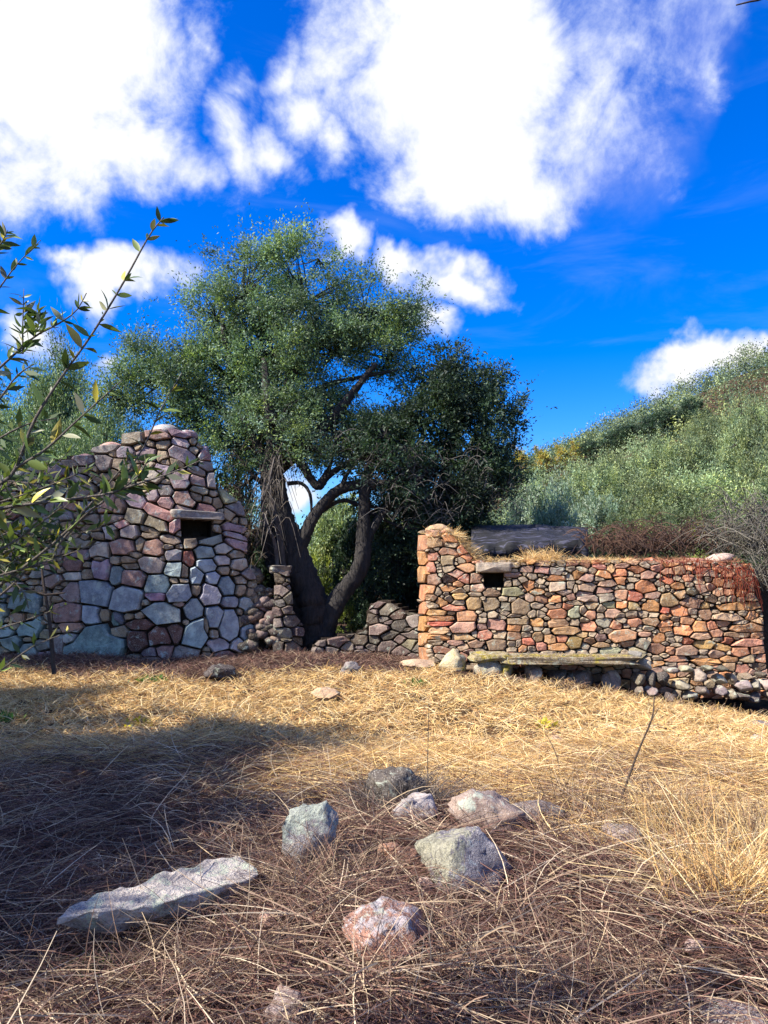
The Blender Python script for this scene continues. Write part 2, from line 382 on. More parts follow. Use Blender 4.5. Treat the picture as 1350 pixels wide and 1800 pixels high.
def rubble_wall(root, face, outline, holes, seeds, mat, fill=(26, 15), fill_cols='PTVOG', gap=1.1, thick=.5, rot0=0.0, proud=(.03, .085), cell=6, core=True, fill_tries=6000, tiltfun=None, fillgap=1.22):
    """seeds: (cx,cy,w,h,colour[,tilt]); every stone becomes a part 'stone' of root."""
    hx = [np.array(h, float) for h in holes]
    def ok(x, y):
        r = inside(outline, x, y)
        for h in hx: r &= ~((x > h[0]) & (x < h[2]) & (y > h[1]) & (y < h[3]))
        return r
    S = [[s_[0], s_[1], s_[2] / 2, s_[3] / 2, (s_[5] if len(s_) > 5 else 0.0), s_[4]] for s_ in seeds]
    ol = np.array(outline, float); lo = ol.min(0); hi = ol.max(0)
    def dist(A, x, y, p=2.7):
        c, s_ = np.cos(A[:, 4]), np.sin(A[:, 4])
        dx = x[..., None] - A[:, 0]; dy = y[..., None] - A[:, 1]
        u = np.abs((dx * c + dy * s_) / A[:, 2]); v = np.abs((-dx * s_ + dy * c) / A[:, 3])
        return (u ** p + v ** p) ** (1 / p)
    A = np.array([s_[:5] for s_ in S]) if S else np.zeros((0, 5))
    for k in range(fill_tries):
        x, y = lo + rng.random(2) * (hi - lo)
        if not ok(x, y): continue
        sc = (1.25 if k < fill_tries * .4 else .62)
        w = fill[0] * sc * rng.uniform(.65, 1.3) / 2; h = fill[1] * sc * rng.uniform(.7, 1.25) / 2
        if len(A):
            d = dist(A, np.array([x, x - w * .7, x + w * .7, x, x]), np.array([y, y, y, y - h * .7, y + h * .7]))
            if d[0].min() < fillgap or d.min() < 1.02: continue
        rot = (tiltfun(x, y) if tiltfun else 0.0) + rng.normal(0, .12)
        A = np.vstack([A, [x, y, w, h, rot]]); S.append([x, y, w, h, rot, fill_cols[rng.integers(len(fill_cols))]])
    n = 0
    L = Vector(root.location)
    order = np.argsort(-A[:, 2] * A[:, 3])
    rest = Geo(); count = 0
    for i in order:
        cx, cy, a, b, rot = A[i]
        if not ok(cx, cy): continue
        near = np.where((np.abs(A[:, 0] - cx) < a + A[:, 2] + 30) & (np.abs(A[:, 1] - cy) < b + A[:, 3] + 30))[0]
        near = near[near != i]
        K = 26
        th = np.arange(K) * 2 * math.pi / K + rot + rng.uniform(0, .2)
        steps = np.linspace(.2, 1.9, 52)
        c, s_ = np.cos(th - rot), np.sin(th - rot)
        unit = 1 / ((np.abs(c) / a) ** 2.9 + (np.abs(s_) / b) ** 2.9) ** (1 / 2.9)
        rr = unit[:, None] * steps[None]
        X = cx + np.cos(th)[:, None] * rr; Y = cy + np.sin(th)[:, None] * rr
        own = dist(A[i:i + 1], X, Y)[..., 0]
        oth = dist(A[near], X, Y).min(-1) if len(near) else own + 9
        good = (own <= oth) & ok(X, Y)
        bad = ~good; first = np.where(bad.any(1), bad.argmax(1), len(steps) - 1)
        r = rr[np.arange(K), np.maximum(first - 1, 0)]
        r = np.maximum(np.minimum(r, unit * 1.75), unit * .3)
        # keep only the corners: broken stone has straight edges
        pxy = np.stack([np.cos(th) * r, np.sin(th) * r], -1); keepv = list(range(K)); target = 10 if a * b > 700 else int(rng.integers(6, 9))
        while len(keepv) > target:
            cur = pxy[keepv]; e1 = np.roll(cur, 1, 0); e2 = np.roll(cur, -1, 0)
            ar = np.abs((cur[:, 0] - e1[:, 0]) * (e2[:, 1] - e1[:, 1]) - (cur[:, 1] - e1[:, 1]) * (e2[:, 0] - e1[:, 0]))
            keepv.pop(int(ar.argmin()))
        th = th[keepv]; r = r[keepv]; K = len(keepv)
        r = np.maximum(r * rng.uniform(.955, 1.0, K) - gap * rng.uniform(.5, 1.3, K), 1.2)
        pr = rng.uniform(*proud) * min(1.6, .65 + math.sqrt(a * b) / 30)
        tx, ty = rng.normal(0, .012, 2)
        def ring(f, out, wob=0.0):
            rx = r * f
            px_ = cx + np.cos(th) * rx; py_ = cy + np.sin(th) * rx
            o = out + (np.cos(th) * tx + np.sin(th) * ty) * f + rng.normal(0, wob, K)
            pos, nn = face.at(px_, py_)
            return pos + nn * o[:, None]
        ins = 1 - min(.20, 1.5 / math.sqrt(a * b))
        edge = ring(1.0, pr * .62, .004)
        v = np.vstack([ring(1.0, -.12), edge, edge, ring(ins, pr * .96, .006), face.at([cx], [cy])[0] + face.at([cx], [cy])[1] * pr])
        jj = np.arange(K); j2 = (jj + 1) % K
        # screen angle runs clockwise seen from the front (py grows downwards)
        q = np.vstack([np.stack([jj + K * m, jj + K * (m + 1), j2 + K * (m + 1), j2 + K * m], -1) for m in (0, 2)])
        t = np.stack([jj + 3 * K, np.full(K, 4 * K), j2 + 3 * K], -1)
        cpos = v.mean(0)
        colr = tint(S[i][5])
        if count < 298:
            me = fast_mesh('stone', v - cpos, [q, t], mat); me.polygons.foreach_set('use_smooth', np.concatenate([np.zeros(len(q), bool), np.zeros(len(t), bool)])); me.update()
            o = link('stone', me, root, Vector(cpos) - L); o.color = colr
        else: rest.add(v - np.array(L), q, t, colr[:3])
        count += 1
    if rest.n:
        o = link('small_stones', rest.mesh('small_stones', mat, False), root); o['kind'] = 'stuff'; o.color = (*CL['T'], 1)
    if core:
        gx = np.arange(lo[0], hi[0] + cell, cell); gy = np.arange(lo[1], hi[1] + cell, cell)
        keep = ok(gx[None, :-1] + cell / 2, gy[:-1, None] + cell / 2)
        X, Y = np.meshgrid(gx, gy); f0, nn = face.at(X.ravel(), Y.ravel())
        front = f0 - nn * .05; back = f0 - nn * thick
        # the back of the wall stands level with its front
        ny_, nx_ = len(gy), len(gx); N = nx_ * ny_
        q = []
        for r_ in range(ny_ - 1):
            for c_ in range(nx_ - 1):
                if not keep[r_, c_]: continue
                a_ = r_ * nx_ + c_; b_ = a_ + 1; d_ = a_ + nx_; e_ = d_ + 1
                q.append((a_, d_, e_, b_)); q.append((a_ + N, b_ + N, e_ + N, d_ + N))
                if c_ == 0 or not keep[r_, c_ - 1]: q.append((a_, a_ + N, d_ + N, d_))
                if c_ == nx_ - 2 or not keep[r_, c_ + 1]: q.append((b_, e_, e_ + N, b_ + N))
                if r_ == 0 or not keep[r_ - 1, c_]: q.append((a_, b_, b_ + N, a_ + N))
                if r_ == ny_ - 2 or not keep[r_ + 1, c_]: q.append((d_, d_ + N, e_ + N, e_))
        q = np.array(q); used = np.unique(q); rm = np.zeros(2 * N, int); rm[used] = np.arange(len(used))
        link('wall_core', fast_mesh('wall_core', (np.vstack([front, back]))[used] - np.array(L), rm[q], M_CORE, False), root)
    return A, S

def crop(lst, ox, oy, s):
    out = []
    for e in lst:
        out.append((ox + e[0] / s, oy + e[1] / s, e[2] / s, e[3] / s, e[4]) + ((e[5],) if len(e) > 5 else ()))
    return out
def parse(txt):
    out = []
    for e in txt.replace('\n', ';').split(';'):
        e = e.strip()
        if not e: continue
        f = e.split()
        out.append(tuple(float(v) for v in f[0].split(',')) + (f[1],) + ((float(f[2]),) if len(f) > 2 else ()))
    return out

_ico_cache = {}
def ico(sub):
    if sub not in _ico_cache:
        import bmesh
        bm = bmesh.new(); bmesh.ops.create_icosphere(bm, subdivisions=sub, radius=1)
        v = np.array([x.co[:] for x in bm.verts]); f = np.array([[y.index for y in x.verts] for x in bm.faces]); bm.free()
        _ico_cache[sub] = (v, f)
    return _ico_cache[sub]
def rock_geo(size, sub=3, cuts=7, rough=.12, seed=0, flat=None, freq=1.8, soft=.92):
    r = np.random.default_rng(seed); v, f = ico(sub); v = v.copy()
    for _ in range(cuts):
        n = r.normal(size=3); n /= np.linalg.norm(n); d = r.uniform(.55, .88)
        h = v @ n; v -= n[None] * np.maximum(h - d, 0)[:, None] * soft
    if flat:
        v[:, 2] = np.minimum(v[:, 2], flat + (v[:, 2] - flat) * .12)
    nrm = v / (np.linalg.norm(v, axis=1, keepdims=True) + 1e-9)
    o = r.random(3) * 40
    dsp = (vnoise(v * freq + o) - .5) * 1.0 + (vnoise(v * freq * 2.6 + o) - .5) * .6 + (vnoise(v * freq * 6 + o) - .5) * .42 + (vnoise(v * freq * 13 + o) - .5) * .2
    v = v + nrm * dsp[:, None] * rough * 2
    return v * np.array(size), f
def rock(name, loc, size, rotz, mat, color, label=None, cat='rock', group=None, parent=None, tilt=(0, 0), **kw):
    v, f = rock_geo(size, **kw)
    me = fast_mesh(name, v, f, mat)
    o = link(name, me, parent, loc); o.rotation_euler = (tilt[0], tilt[1], rotz); o.color = (*color, 1)
    if parent is None: tag(o, label, cat, group)
    return o

# ---------------- left ruin
LW = Face([(-10.5, 13.6), (-6.8, 12.75), (-3.75, 12.2), (-3.05, 12.42), (-1.92, 13.0)], 2)
lw_out = [(-330, 880), (-120, 862), (0, 838), (60, 822), (120, 801), (160, 797), (165, 786), (212, 780), (216, 763), (260, 757), (300, 752), (338, 762), (352, 782), (372, 800), (378, 850), (400, 868), (428, 890), (436, 930), (433, 985), (452, 1020), (470, 1050), (478, 1110), (470, 1150), (430, 1165), (340, 1185), (210, 1200), (0, 1215), (-330, 1215)]
lw_hole = [(319, 912, 372, 946)]
LSA = parse('''320,100,130,70 P;460,85,180,60 V .3;470,155,110,65 V .3;350,170,80,70 V;480,240,190,85 V .45;440,290,90,50 P .3;340,240,80,70 V;560,210,70,50 V .4;130,120,120,90 T
640,130,70,50 V .5;580,350,130,50 T .4;580,420,120,60 T .3;680,415,70,110 V;470,420,110,110 V;340,340,110,60 V;220,350,70,60 B;260,310,60,50 P
600,490,130,50 T .3;570,530,90,50 T .4;650,550,70,50 T .4;490,550,130,110 P .6;270,520,80,80 V;365,485,90,70 V;150,550,150,80 V .5;370,580,110,80 P;640,620,120,70 P .3;720,570,60,80 V
40,600,80,130 P;320,640,180,90 P .45;480,620,120,60 T .3;790,660,80,60 V .5;150,670,140,90 T;300,715,160,80 T .45;720,690,90,50 W .2
430,740,70,90 P;125,775,120,90 V;250,760,140,40 V .2;250,800,100,40 T;400,830,130,55 T .2;15,780,50,90 V
830,750,170,60 V .2;840,800,150,50 V .3;860,860,160,60 V .4;720,760,60,70 C;680,820,140,90 C
530,850,80,70 R;520,960,70,90 R;75,880,145,100 P;190,860,60,90 V;280,890,130,110 P;630,920,120,75 C;760,890,110,70 W;840,930,90,50 V
420,940,100,70 G;25,975,70,60 C;110,970,90,50 B;120,1015,120,40 T;275,1005,150,110 V .15;345,960,40,40 W;645,1005,120,80 C;750,975,100,60 W;860,1010,80,80 W
25,1075,90,130 C;145,1100,165,110 P;430,1040,140,90 C;490,1050,50,100 P;575,1085,80,110 B;690,1100,80,90 B;760,1045,80,50 W;840,1060,60,40 V
310,1140,160,120 C;780,1155,120,110 C;880,1110,80,60 B
90,1245,190,180 B .3;460,1215,140,150 B;575,1180,70,70 B;670,1210,130,130 B;880,1180,70,80 B;940,1200,60,60 B;1015,1210,50,90 V;1030,1140,40,50 W
455,1270,100,60 P;350,1350,260,140 B .15;545,1320,120,150 B -.5;810,1265,120,70 B;920,1290,100,130 B;880,1330,50,50 B;985,1250,50,60 B
30,1380,70,100 C;190,1360,70,60 V;700,1370,120,140 B;800,1440,130,210 B;890,1400,60,80 B;570,1480,130,220 C .4;940,1480,120,120 B;640,1420,40,120 C
200,1420,160,90 E;330,1500,180,120 E;180,1520,120,140 E;420,1470,100,140 E;700,1490,60,70 P''')
LSB = parse('''790,1120,240,200 B .1;560,1280,220,170 P;750,1290,140,170 B;220,1180,210,170 C;790,1550,380,310 C .3;850,1300,80,90 B;955,1330,80,120 C;30,1130,80,130 C;20,1270,80,140 B;260,1310,90,70 C;270,1400,160,140 C;430,900,110,80 P;590,890,140,100 P;600,980,140,60 W;430,1010,150,90 T;600,1130,140,150 V
720,970,90,80 T;840,940,130,150 V;820,770,140,110 W;920,620,120,120 W;660,800,120,70 V;450,760,120,80 W;100,740,120,120 V;910,400,180,140 P .2;760,530,140,70 T;740,590,110,60 T;700,430,110,90 W;430,430,120,80 V;250,480,120,70 G;300,560,100,50 T;460,130,180,90 V;590,80,110,50 V;720,50,150,70 V;270,180,120,40 T
640,190,100,80 V;690,130,90,50 T;420,300,90,90 V;520,290,80,90 D;100,240,120,60 P;100,340,120,60 W;380,620,120,70 G;240,640,100,60 G;600,660,100,80 T;700,680,80,60 V;540,480,100,80 V;560,580,90,60 G;60,560,100,80 G;60,660,110,60 W;280,720,110,70 P;320,810,110,70 V;180,880,110,70 T;60,870,90,80 C;60,970,110,80 T;170,990,100,60 V
400,1180,60,110 W;410,1300,60,100 T;590,1480,100,90 W;480,1540,90,180 G;100,1530,130,100 C;60,1430,100,90 C;240,1600,140,120 C;60,1650,90,80 W;800,340,100,60 T;950,150,80,70 B;1010,200,90,60 P;870,180,90,60 G;780,110,90,60 T''')
TONE = np.array([.98, .98, 1.02]); GREY = .16
lroot = thing('ruined_house', (-4.5, 13.2, .2), 'tall ruined house wall of pale granite rubble left of the olive tree', 'ruin')
rubble_wall(lroot, LW, lw_out, lw_hole, crop(LSA, 200, 740, 3.9706) + crop(LSB, 0, 800, 4.614), M_STONE_L, fill=(27, 17), fill_cols='VTPWG', proud=(.05, .12), tiltfun=lambda x, y: .3 * sm(230, 330, x) * sm(1010, 850, y), fill_tries=5000)
def on_face(face, px, py, out): 
    p, n = face.at([px], [py]); return Vector(p[0] + n[0] * out), math.atan2(n[0][1], n[0][0]) + math.pi / 2
# lintel over the little window and an added plate that keeps it dark
def _nop(): pass
def block(name, c, size, rz, mat, color, parent, seed, ry=0.0, rough=.05, sub=3, cuts=0):
    r = np.random.default_rng(seed); v, f = ico(sub); v = np.sign(v) * np.abs(v) ** .24; v /= np.abs(v).max(0)
    o_ = r.random(3) * 30
    nn = v / np.linalg.norm(v, axis=1, keepdims=True)
    v = v + nn * ((vnoise(v * 1.6 + o_) - .5) * 2 * rough + (vnoise(v * 4.5 + o_) - .5) * rough)[:, None] * np.array([.6, .8, 1.6])
    me = fast_mesh(name, v * np.array(size), f, mat, False)
    L = Vector(parent.location) if parent else Vector((0, 0, 0))
    o = link(name, me, parent, Vector(c) - L); o.rotation_euler = (0, ry, rz); o.color = (*color, 1); return o
c, a = on_face(LW, 348, 906, -.10)
block('lintel', c, (.44, .22, .075), a, M_STONE_L, (.32, .30, .28), lroot, 3, ry=.03, rough=.16)
c, a = on_face(LW, 346, 932, -.47)
block('dark_backing', c, (.45, .03, .34), a, M_CORE, (.1, .1, .1), lroot, 4)
# return walls so that the ruin has depth
def wall_box(name, pts, z0, z1, parent, mat, n=14):
    """thick rough slab of masonry along plan points"""
    g = Geo(); 
    p = np.array(pts, float)
    for (x1, y1), (x2, y2) in zip(p[:-1], p[1:]):
        d = np.array([x2 - x1, y2 - y1]); Ln = np.linalg.norm(d); d /= Ln; nn = np.array([d[1], -d[0]]) * .25
        t = np.linspace(0, 1, n); v = []
        top = z1 + .25 * (vnoise(np.stack([t * 7 + x1, t * 0 + y1, t * 0 + 3.3], -1)) - .5)
        for k in range(n):
            cx_, cy_ = x1 + d[0] * Ln * t[k], y1 + d[1] * Ln * t[k]
            for sgn, zz in ((1, z0), (1, top[k]), (-1, top[k]), (-1, z0)): v.append((cx_ + sgn * nn[0], cy_ + sgn * nn[1], zz))
        q = [[4 * k + j, 4 * k + (j + 1) % 4, 4 * k + 4 + (j + 1) % 4, 4 * k + 4 + j] for k in range(n - 1) for j in range(4)]
        q += [[0, 1, 2, 3], [4 * (n - 1) + 3, 4 * (n - 1) + 2, 4 * (n - 1) + 1, 4 * (n - 1)]]
        g.add(np.array(v) - np.array(parent.location), q)
    return link(name, g.mesh(name, mat, False), parent)
wall_box('rear_wall', [(-9.8, 14.2), (-9.4, 18.0), (-3.6, 18.4)], 0, 3.2, lroot, M_CORE)
# coping stones lying loose along the broken top are stones of the wall as well
for k, (px, py, w, c_) in enumerate([(20, 836, 30, 'V'), (75, 820, 34, 'T'), (135, 800, 34, 'P'), (188, 783, 40, 'P'), (235, 762, 34, 'T'), (285, 752, 44, 'V'), (330, 760, 34, 'V'), (360, 786, 28, 'V'), (388, 862, 30, 'T'), (418, 884, 28, 'W'), (440, 1000, 26, 'T'), (455, 1030, 24, 'W')]):
    c, a = on_face(LW, px, py + 4, -.18)
    s = w / F * c.y / 2
    o = rock('coping_stone', c - Vector(lroot.location), (s * 1.15, .22, s * .62), a, M_STONE_L, tint(c_)[:3], parent=lroot, sub=3, seed=40 + k, rough=.10)

# ---------------- right ruin
RWF = Face([(.584, 12.1), (.684, 11.48), (.74, 11.42), (5.75, 11.0), (5.95, 11.0)], 1)
rw_out = [(737, 935), (752, 930), (790, 935), (812, 958), (836, 985), (900, 984), (990, 984), (1060, 984), (1120, 985), (1200, 990), (1240, 985), (1290, 992), (1322, 990), (1326, 1050), (1338, 1062), (1342, 1110), (1349, 1200), (1349, 1230), (737, 1215)]
rw_hole = [(850, 1006, 885, 1033)]
RA = parse('''115,370,80,70 P;240,310,90,80 G;380,370,115,60 P;250,380,70,50 G;350,320,70,40 P;135,460,90,70 V;255,455,90,60 D;360,455,85,65 P;450,455,80,80 V
115,530,70,60 O;165,550,40,60 R;260,520,120,35 O;380,520,50,40 D;460,520,90,55 W;120,595,80,45 T;245,600,60,40 C;330,585,100,40 Y;450,570,90,25 G
140,650,95,35 O;330,632,80,40 P;285,672,165,40 P;165,705,140,40 O;265,705,60,30 P;195,748,190,35 O;185,785,180,30 R
375,730,150,75 P;430,640,110,80 T;560,640,110,90 G;500,720,60,30 V;570,715,60,50 P;185,835,150,40 T;355,815,180,80 V -.1;490,760,60,45 P;490,810,70,50 V;605,795,115,75 V
180,890,150,30 O;345,880,140,50 T;435,860,40,45 R;520,865,100,60 P;625,870,90,50 G;150,925,80,30 P;300,930,110,40 V;450,940,120,50 G;600,945,125,75 G;360,960,80,50 G;480,985,70,40 T
725,425,140,35 V;860,435,80,40 O;685,490,50,50 P;750,480,50,45 V;840,505,75,60 O;715,550,150,60 C;570,560,120,50 G
830,380,90,45 G;930,385,100,50 V;1045,395,80,50 C;1145,440,50,50 V;1160,385,60,40 D;1050,450,130,35 O;930,475,60,40 T;1050,510,130,60 B;1150,500,50,60 P;1105,555,90,40 B;1185,530,30,60 B
905,550,90,50 O;845,600,70,60 W;935,600,75,50 P;1040,600,80,50 O;1115,605,50,30 P;655,600,70,40 W;720,605,60,40 P;670,665,70,70 B;670,705,50,40 B;785,660,130,110 G;890,650,80,40 Y;640,740,50,30 P
1170,630,100,30 W;740,725,110,20 Y;760,770,150,40 G;860,715,60,50 T;930,715,70,40 V;1050,710,140,75 O;1175,705,85,80 C;895,780,80,60 O;735,815,90,50 O;830,820,70,40 T;905,825,65,40 R;970,850,60,40 P;1060,780,150,50 T;1180,780,70,50 P
730,880,90,60 T;830,870,80,40 P;905,880,85,70 T;1000,900,90,70 T;1120,840,190,60 T -.15;1085,890,80,60 P;1180,920,100,80 Y;715,935,65,40 O;840,915,80,60 R .2;765,930,40,60 D;935,955,75,60 P;1050,960,135,50 O;860,970,70,40 V;720,980,90,30 P;1140,1005,90,35 C;1000,1000,120,25 T;850,1005,100,25 T
1270,450,100,45 V;1280,520,120,60 V;1250,565,110,40 B;1290,600,150,40 B;1300,720,80,50 P;1250,760,60,35 W;1285,810,120,60 P;1240,690,50,50 V;1240,870,90,40 T;1300,910,90,60 P;1260,950,60,50 V;1230,1000,70,45 V;1310,870,60,40 G;1310,650,70,50 V;1320,980,60,40 G;1230,380,70,35 V;1320,390,50,40 D
240,250,110,60 P;360,240,100,50 O;150,190,100,60 T;270,150,120,50 O;130,290,80,60 P;130,110,90,60 G''')
RB = parse('''100,415,80,35 P;150,450,120,50 V;140,495,110,60 V;260,420,60,60 O;330,465,50,40 O;440,470,130,85 O;455,385,110,55 V;330,370,50,50 R;150,545,120,60 C;255,530,90,60 T;365,545,95,70 R .2;500,535,110,45 G;560,480,40,60 P;600,420,100,50 R;680,465,95,55 O;760,405,80,50 P;670,410,60,40 T;690,350,90,50 T;610,390,40,30 V;765,455,60,40 V;690,525,80,60 T
175,605,80,50 C;260,605,90,50 O;345,610,80,50 T;485,615,120,75 O;605,570,120,90 T;790,590,130,75 T;590,645,70,50 R;690,655,135,70 O;780,650,60,60 V;880,610,70,50 T;885,675,80,80 T;190,665,130,60 G;240,680,80,40 R;335,675,70,40 T;495,680,70,40 O;430,670,60,40 V;135,735,100,60 C;255,720,70,40 R;355,740,85,50 P;490,730,100,60 T;590,745,110,50 O -.3;660,710,70,40 V;750,720,100,60 O
590,785,100,40 O;715,795,130,80 O;840,765,100,85 O;935,755,80,60 P;275,830,185,80 P;430,820,100,35 W;530,850,95,60 O;620,820,60,40 T;850,835,150,50 P;965,815,80,60 P;100,850,100,60 V;460,780,80,40 P;685,855,60,50 P;755,870,85,45 R;870,900,120,65 Y;110,900,130,40 T;415,900,95,80 C;590,890,60,30 T;660,900,80,30 V;985,860,90,30 G
525,930,115,70 P;620,940,65,55 P;755,945,165,60 V;1010,920,110,50 O;1140,950,110,70 P;1280,940,110,50 T;870,950,70,40 T;370,960,120,80 C;180,945,150,60 C;955,970,110,60 V;525,1000,90,35 P;670,1005,175,40 P;845,990,150,20 T;880,1025,200,50 O;1050,1005,120,40 O;1190,1005,90,50 V;1300,1000,80,60 P;640,1045,110,25 P
790,500,80,60 D;850,480,90,60 V;920,470,90,50 V;910,415,60,40 P;850,350,120,50 R;1010,560,60,50 P;1080,560,55,60 O;1150,570,50,60 V;1220,550,90,60 G;930,560,80,60 D;1130,615,340,55 O -.06;1040,695,220,50 V -.05;1235,685,95,55 O;1000,740,110,50 T;1150,735,90,30 Y;1180,775,200,60 O -.12;1110,825,170,35 T;1270,830,100,35 P;1190,885,260,50 P -.05;1060,450,80,70 D;1150,450,80,80 D;1240,460,70,90 D;1050,370,90,60 P;1170,370,100,60 D
850,300,120,60 P;780,330,80,50 P;530,330,80,50 P;430,310,80,40 P;1060,1060,80,60 G;1160,1080,90,70 P;1280,1070,90,60 D''')
jamb = []
y = 940
while y < 1200:
    h = rng.uniform(16, 34); jamb.append((744.5, y + h / 2, 13, h, 'O' if rng.random() < .7 else 'P')); y += h
TONE = np.array([1.28, .96, .66]); GREY = .34
rroot = thing('ruined_cottage', (3.2, 11.6, 0.0), 'low roofless stone cottage of orange and pink rubble with a bench at its foot', 'ruin')
rubble_wall(rroot, RWF, rw_out, rw_hole, jamb + crop(RA, 730, 910, 4.2188) + crop(RB, 1030, 920, 4.2188), M_STONE, fill=(17, 10), fill_cols='PTVOOG', proud=(.02, .06), gap=.75, fill_tries=9000)
c, a = on_face(RWF, 867, 997, -.08)
block('lintel', c, (.27, .2, .075), a, M_STONE, (.32, .28, .23), rroot, 13, rough=.18)
c, a = on_face(RWF, 867, 1020, -.42)
block('dark_backing', c, (.25, .03, .22), a, M_CORE, (.1, .1, .1), rroot, 14)  # added plate keeps the opening dark
wall_box('rear_wall', [(5.75, 11.5), (5.6, 14.4), (1.15, 14.6), (1.0, 12.4)], -.5, 1.72, rroot, M_CORE)
# loose stones along the top
for k, (px, py, w, h, c_) in enumerate([(750, 930, 40, 22, 'G'), (782, 950, 40, 24, 'O'), (800, 972, 30, 18, 'T'), (776, 934, 30, 14, 'P'), (1180, 988, 50, 12, 'P'), (1225, 985, 40, 14, 'P'), (1110, 984, 34, 10, 'O'), (1060, 984, 34, 10, 'T'), (960, 985, 40, 9, 'T'), (1150, 984, 24, 12, 'R')]):
    c, a = on_face(RWF, px, py + 2, -.22); s = 1 / F * c.y / 2
    rock('coping_stone', c - Vector(rroot.location), (w * s * 1.1, .24, h * s * 1.1), a, M_STONE, tint(c_)[:3], parent=rroot, sub=3, seed=70 + k, rough=.1)
c, a = on_face(RWF, 1274, 983, -.25)
o = rock('capstone', c - Vector(rroot.location), (.24, .22, .10), a, M_STONE, (.50, .38, .33), parent=rroot, sub=3, seed=91, rough=.08, tilt=(0, -.25)); o['label'] = 'pale pink loose slab at the top right'
# sagging dark roof slab behind the wall top
m, t, out = mat_new('weathered_roof_felt')
tcn = t.node('ShaderNodeTexCoord'); mp = t.node('ShaderNodeMapping', {'Vector': tcn.outputs['Object'], 'Scale': (.9, 5.5, 5)})
nn_ = t.noise(mp.outputs[0], 2.6, 6, .65, .7)
cc = t.mix(t.smooth(nn_, .50, .64), (.005, .005, .006, 1), (.07, .07, .11, 1))
bs = t.node('ShaderNodeBsdfPrincipled', {'Base Color': cc, 'Roughness': .75, 'Normal': t.node('ShaderNodeBump', {'Strength': .8, 'Distance': .04, 'Height': nn_}).outputs[0]})
t.l.new(bs.outputs[0], out.inputs[0]); M_ROOF = m
nu, nv = 26, 10; tv = []; 
for s_ in (0, 1):
    for j in range(nv):
        for i in range(nu):
            u, v_ = i / (nu - 1), j / (nv - 1)
            px = 828 + 205 * u; py = (962 - 16 * u - 1.5 * math.sin(u * 5)) * (1 - v_) + (924 - 2 * math.sin(u * 5)) * v_
            p = P(px, py, 12.1 + 1.5 * v_)
            p.z += .08 * math.sin(u * 4 + v_ * 2) * v_ * (1 - v_) * 2 + .006 * math.sin(u * 23) - .24 * s_ - .22 * max(0, u - .93) / .07 * (1 - v_)
            q_ = np.array([u * 9, v_ * 4, .7]); p.z += .04 * (float(vnoise(q_ * .6)) - .5) + .03 * (float(vnoise(q_ * 3.1)) - .5); p.y += .15 * (float(vnoise(q_ * 1.7 + 9)) - .5)
            tv.append((p - Vector(rroot.location))[:])
q = []
N = nu * nv
for j in range(nv - 1):
    for i in range(nu - 1):
        a_ = j * nu + i; q += [(a_, a_ + 1, a_ + nu + 1, a_ + nu), (a_ + N, a_ + nu + N, a_ + nu + 1 + N, a_ + 1 + N)]
ring_ = [i for i in range(nu)] + [j * nu + nu - 1 for j in range(1, nv)] + [(nv - 1) * nu + i for i in range(nu - 2, -1, -1)] + [j * nu for j in range(nv - 2, 0, -1)]
for a_, b_ in zip(ring_, ring_[1:] + ring_[:1]): q.append((b_, a_, a_ + N, b_ + N))
o = link('roof_slab', fast_mesh('roof_slab', np.array(tv), np.array(q), M_ROOF), rroot)

# ---------------- bench and plinth in front of the cottage
broot = thing('stone_bench', (3.0, 10.9, 0), 'long mossy stone bench slab along the foot of the orange cottage wall', 'bench')
def rb(name, px, py, w, h, Y, depth, mat, col, parent, seed, rot=0, **kw):
    c = P(px, py, Y); s = Y / F / 2
    return rock(name, c - Vector(parent.location), (w * s * 1.08, depth, h * s * 1.08), rot, mat, col, parent=parent, seed=seed, **kw)
c = P(1000, 1158, 10.9); block('bench_slab', c, (.93, .25, .05), -.05, M_MOSSROCK, (.24, .20, .13), broot, 21, rough=.38, ry=.0)
for k, (px, py, w, h, Yd, cl) in enumerate([(798, 1168, 66, 62, 11.0, (.52, .47, .30)), (856, 1180, 56, 44, 10.98, (.38, .37, .30)), (845, 1158, 50, 24, 11.05, (.30, .28, .14)), (888, 1182, 28, 40, 10.95, (.36, .35, .24)), (938, 1186, 34, 42, 10.92, (.27, .22, .18)), (1020, 1196, 60, 44, 11.0, (.12, .11, .10)), (1075, 1200, 44, 56, 10.95, (.22, .2, .19)), (980, 1192, 40, 40, 11.05, (.1, .09, .08))]):
    rb('support_stone', px, py, w, h, Yd, .2, M_MOSSROCK if k < 4 else M_STONE, cl, broot, 100 + k, sub=3, rough=.09, cuts=16, soft=1.0)
c = P(862, 1154, 11.0); block('bench_slab', c, (.27, .22, .05), -.05, M_MOSSROCK, (.3, .26, .16), broot, 22, rough=.36)
TONE = np.array([.72, .68, .60]); GREY = .6
proot = thing('stone_plinth', (4.8, 10.6, -.2), 'rough footing of pale grey blocks below the right half of the cottage wall', 'footing')
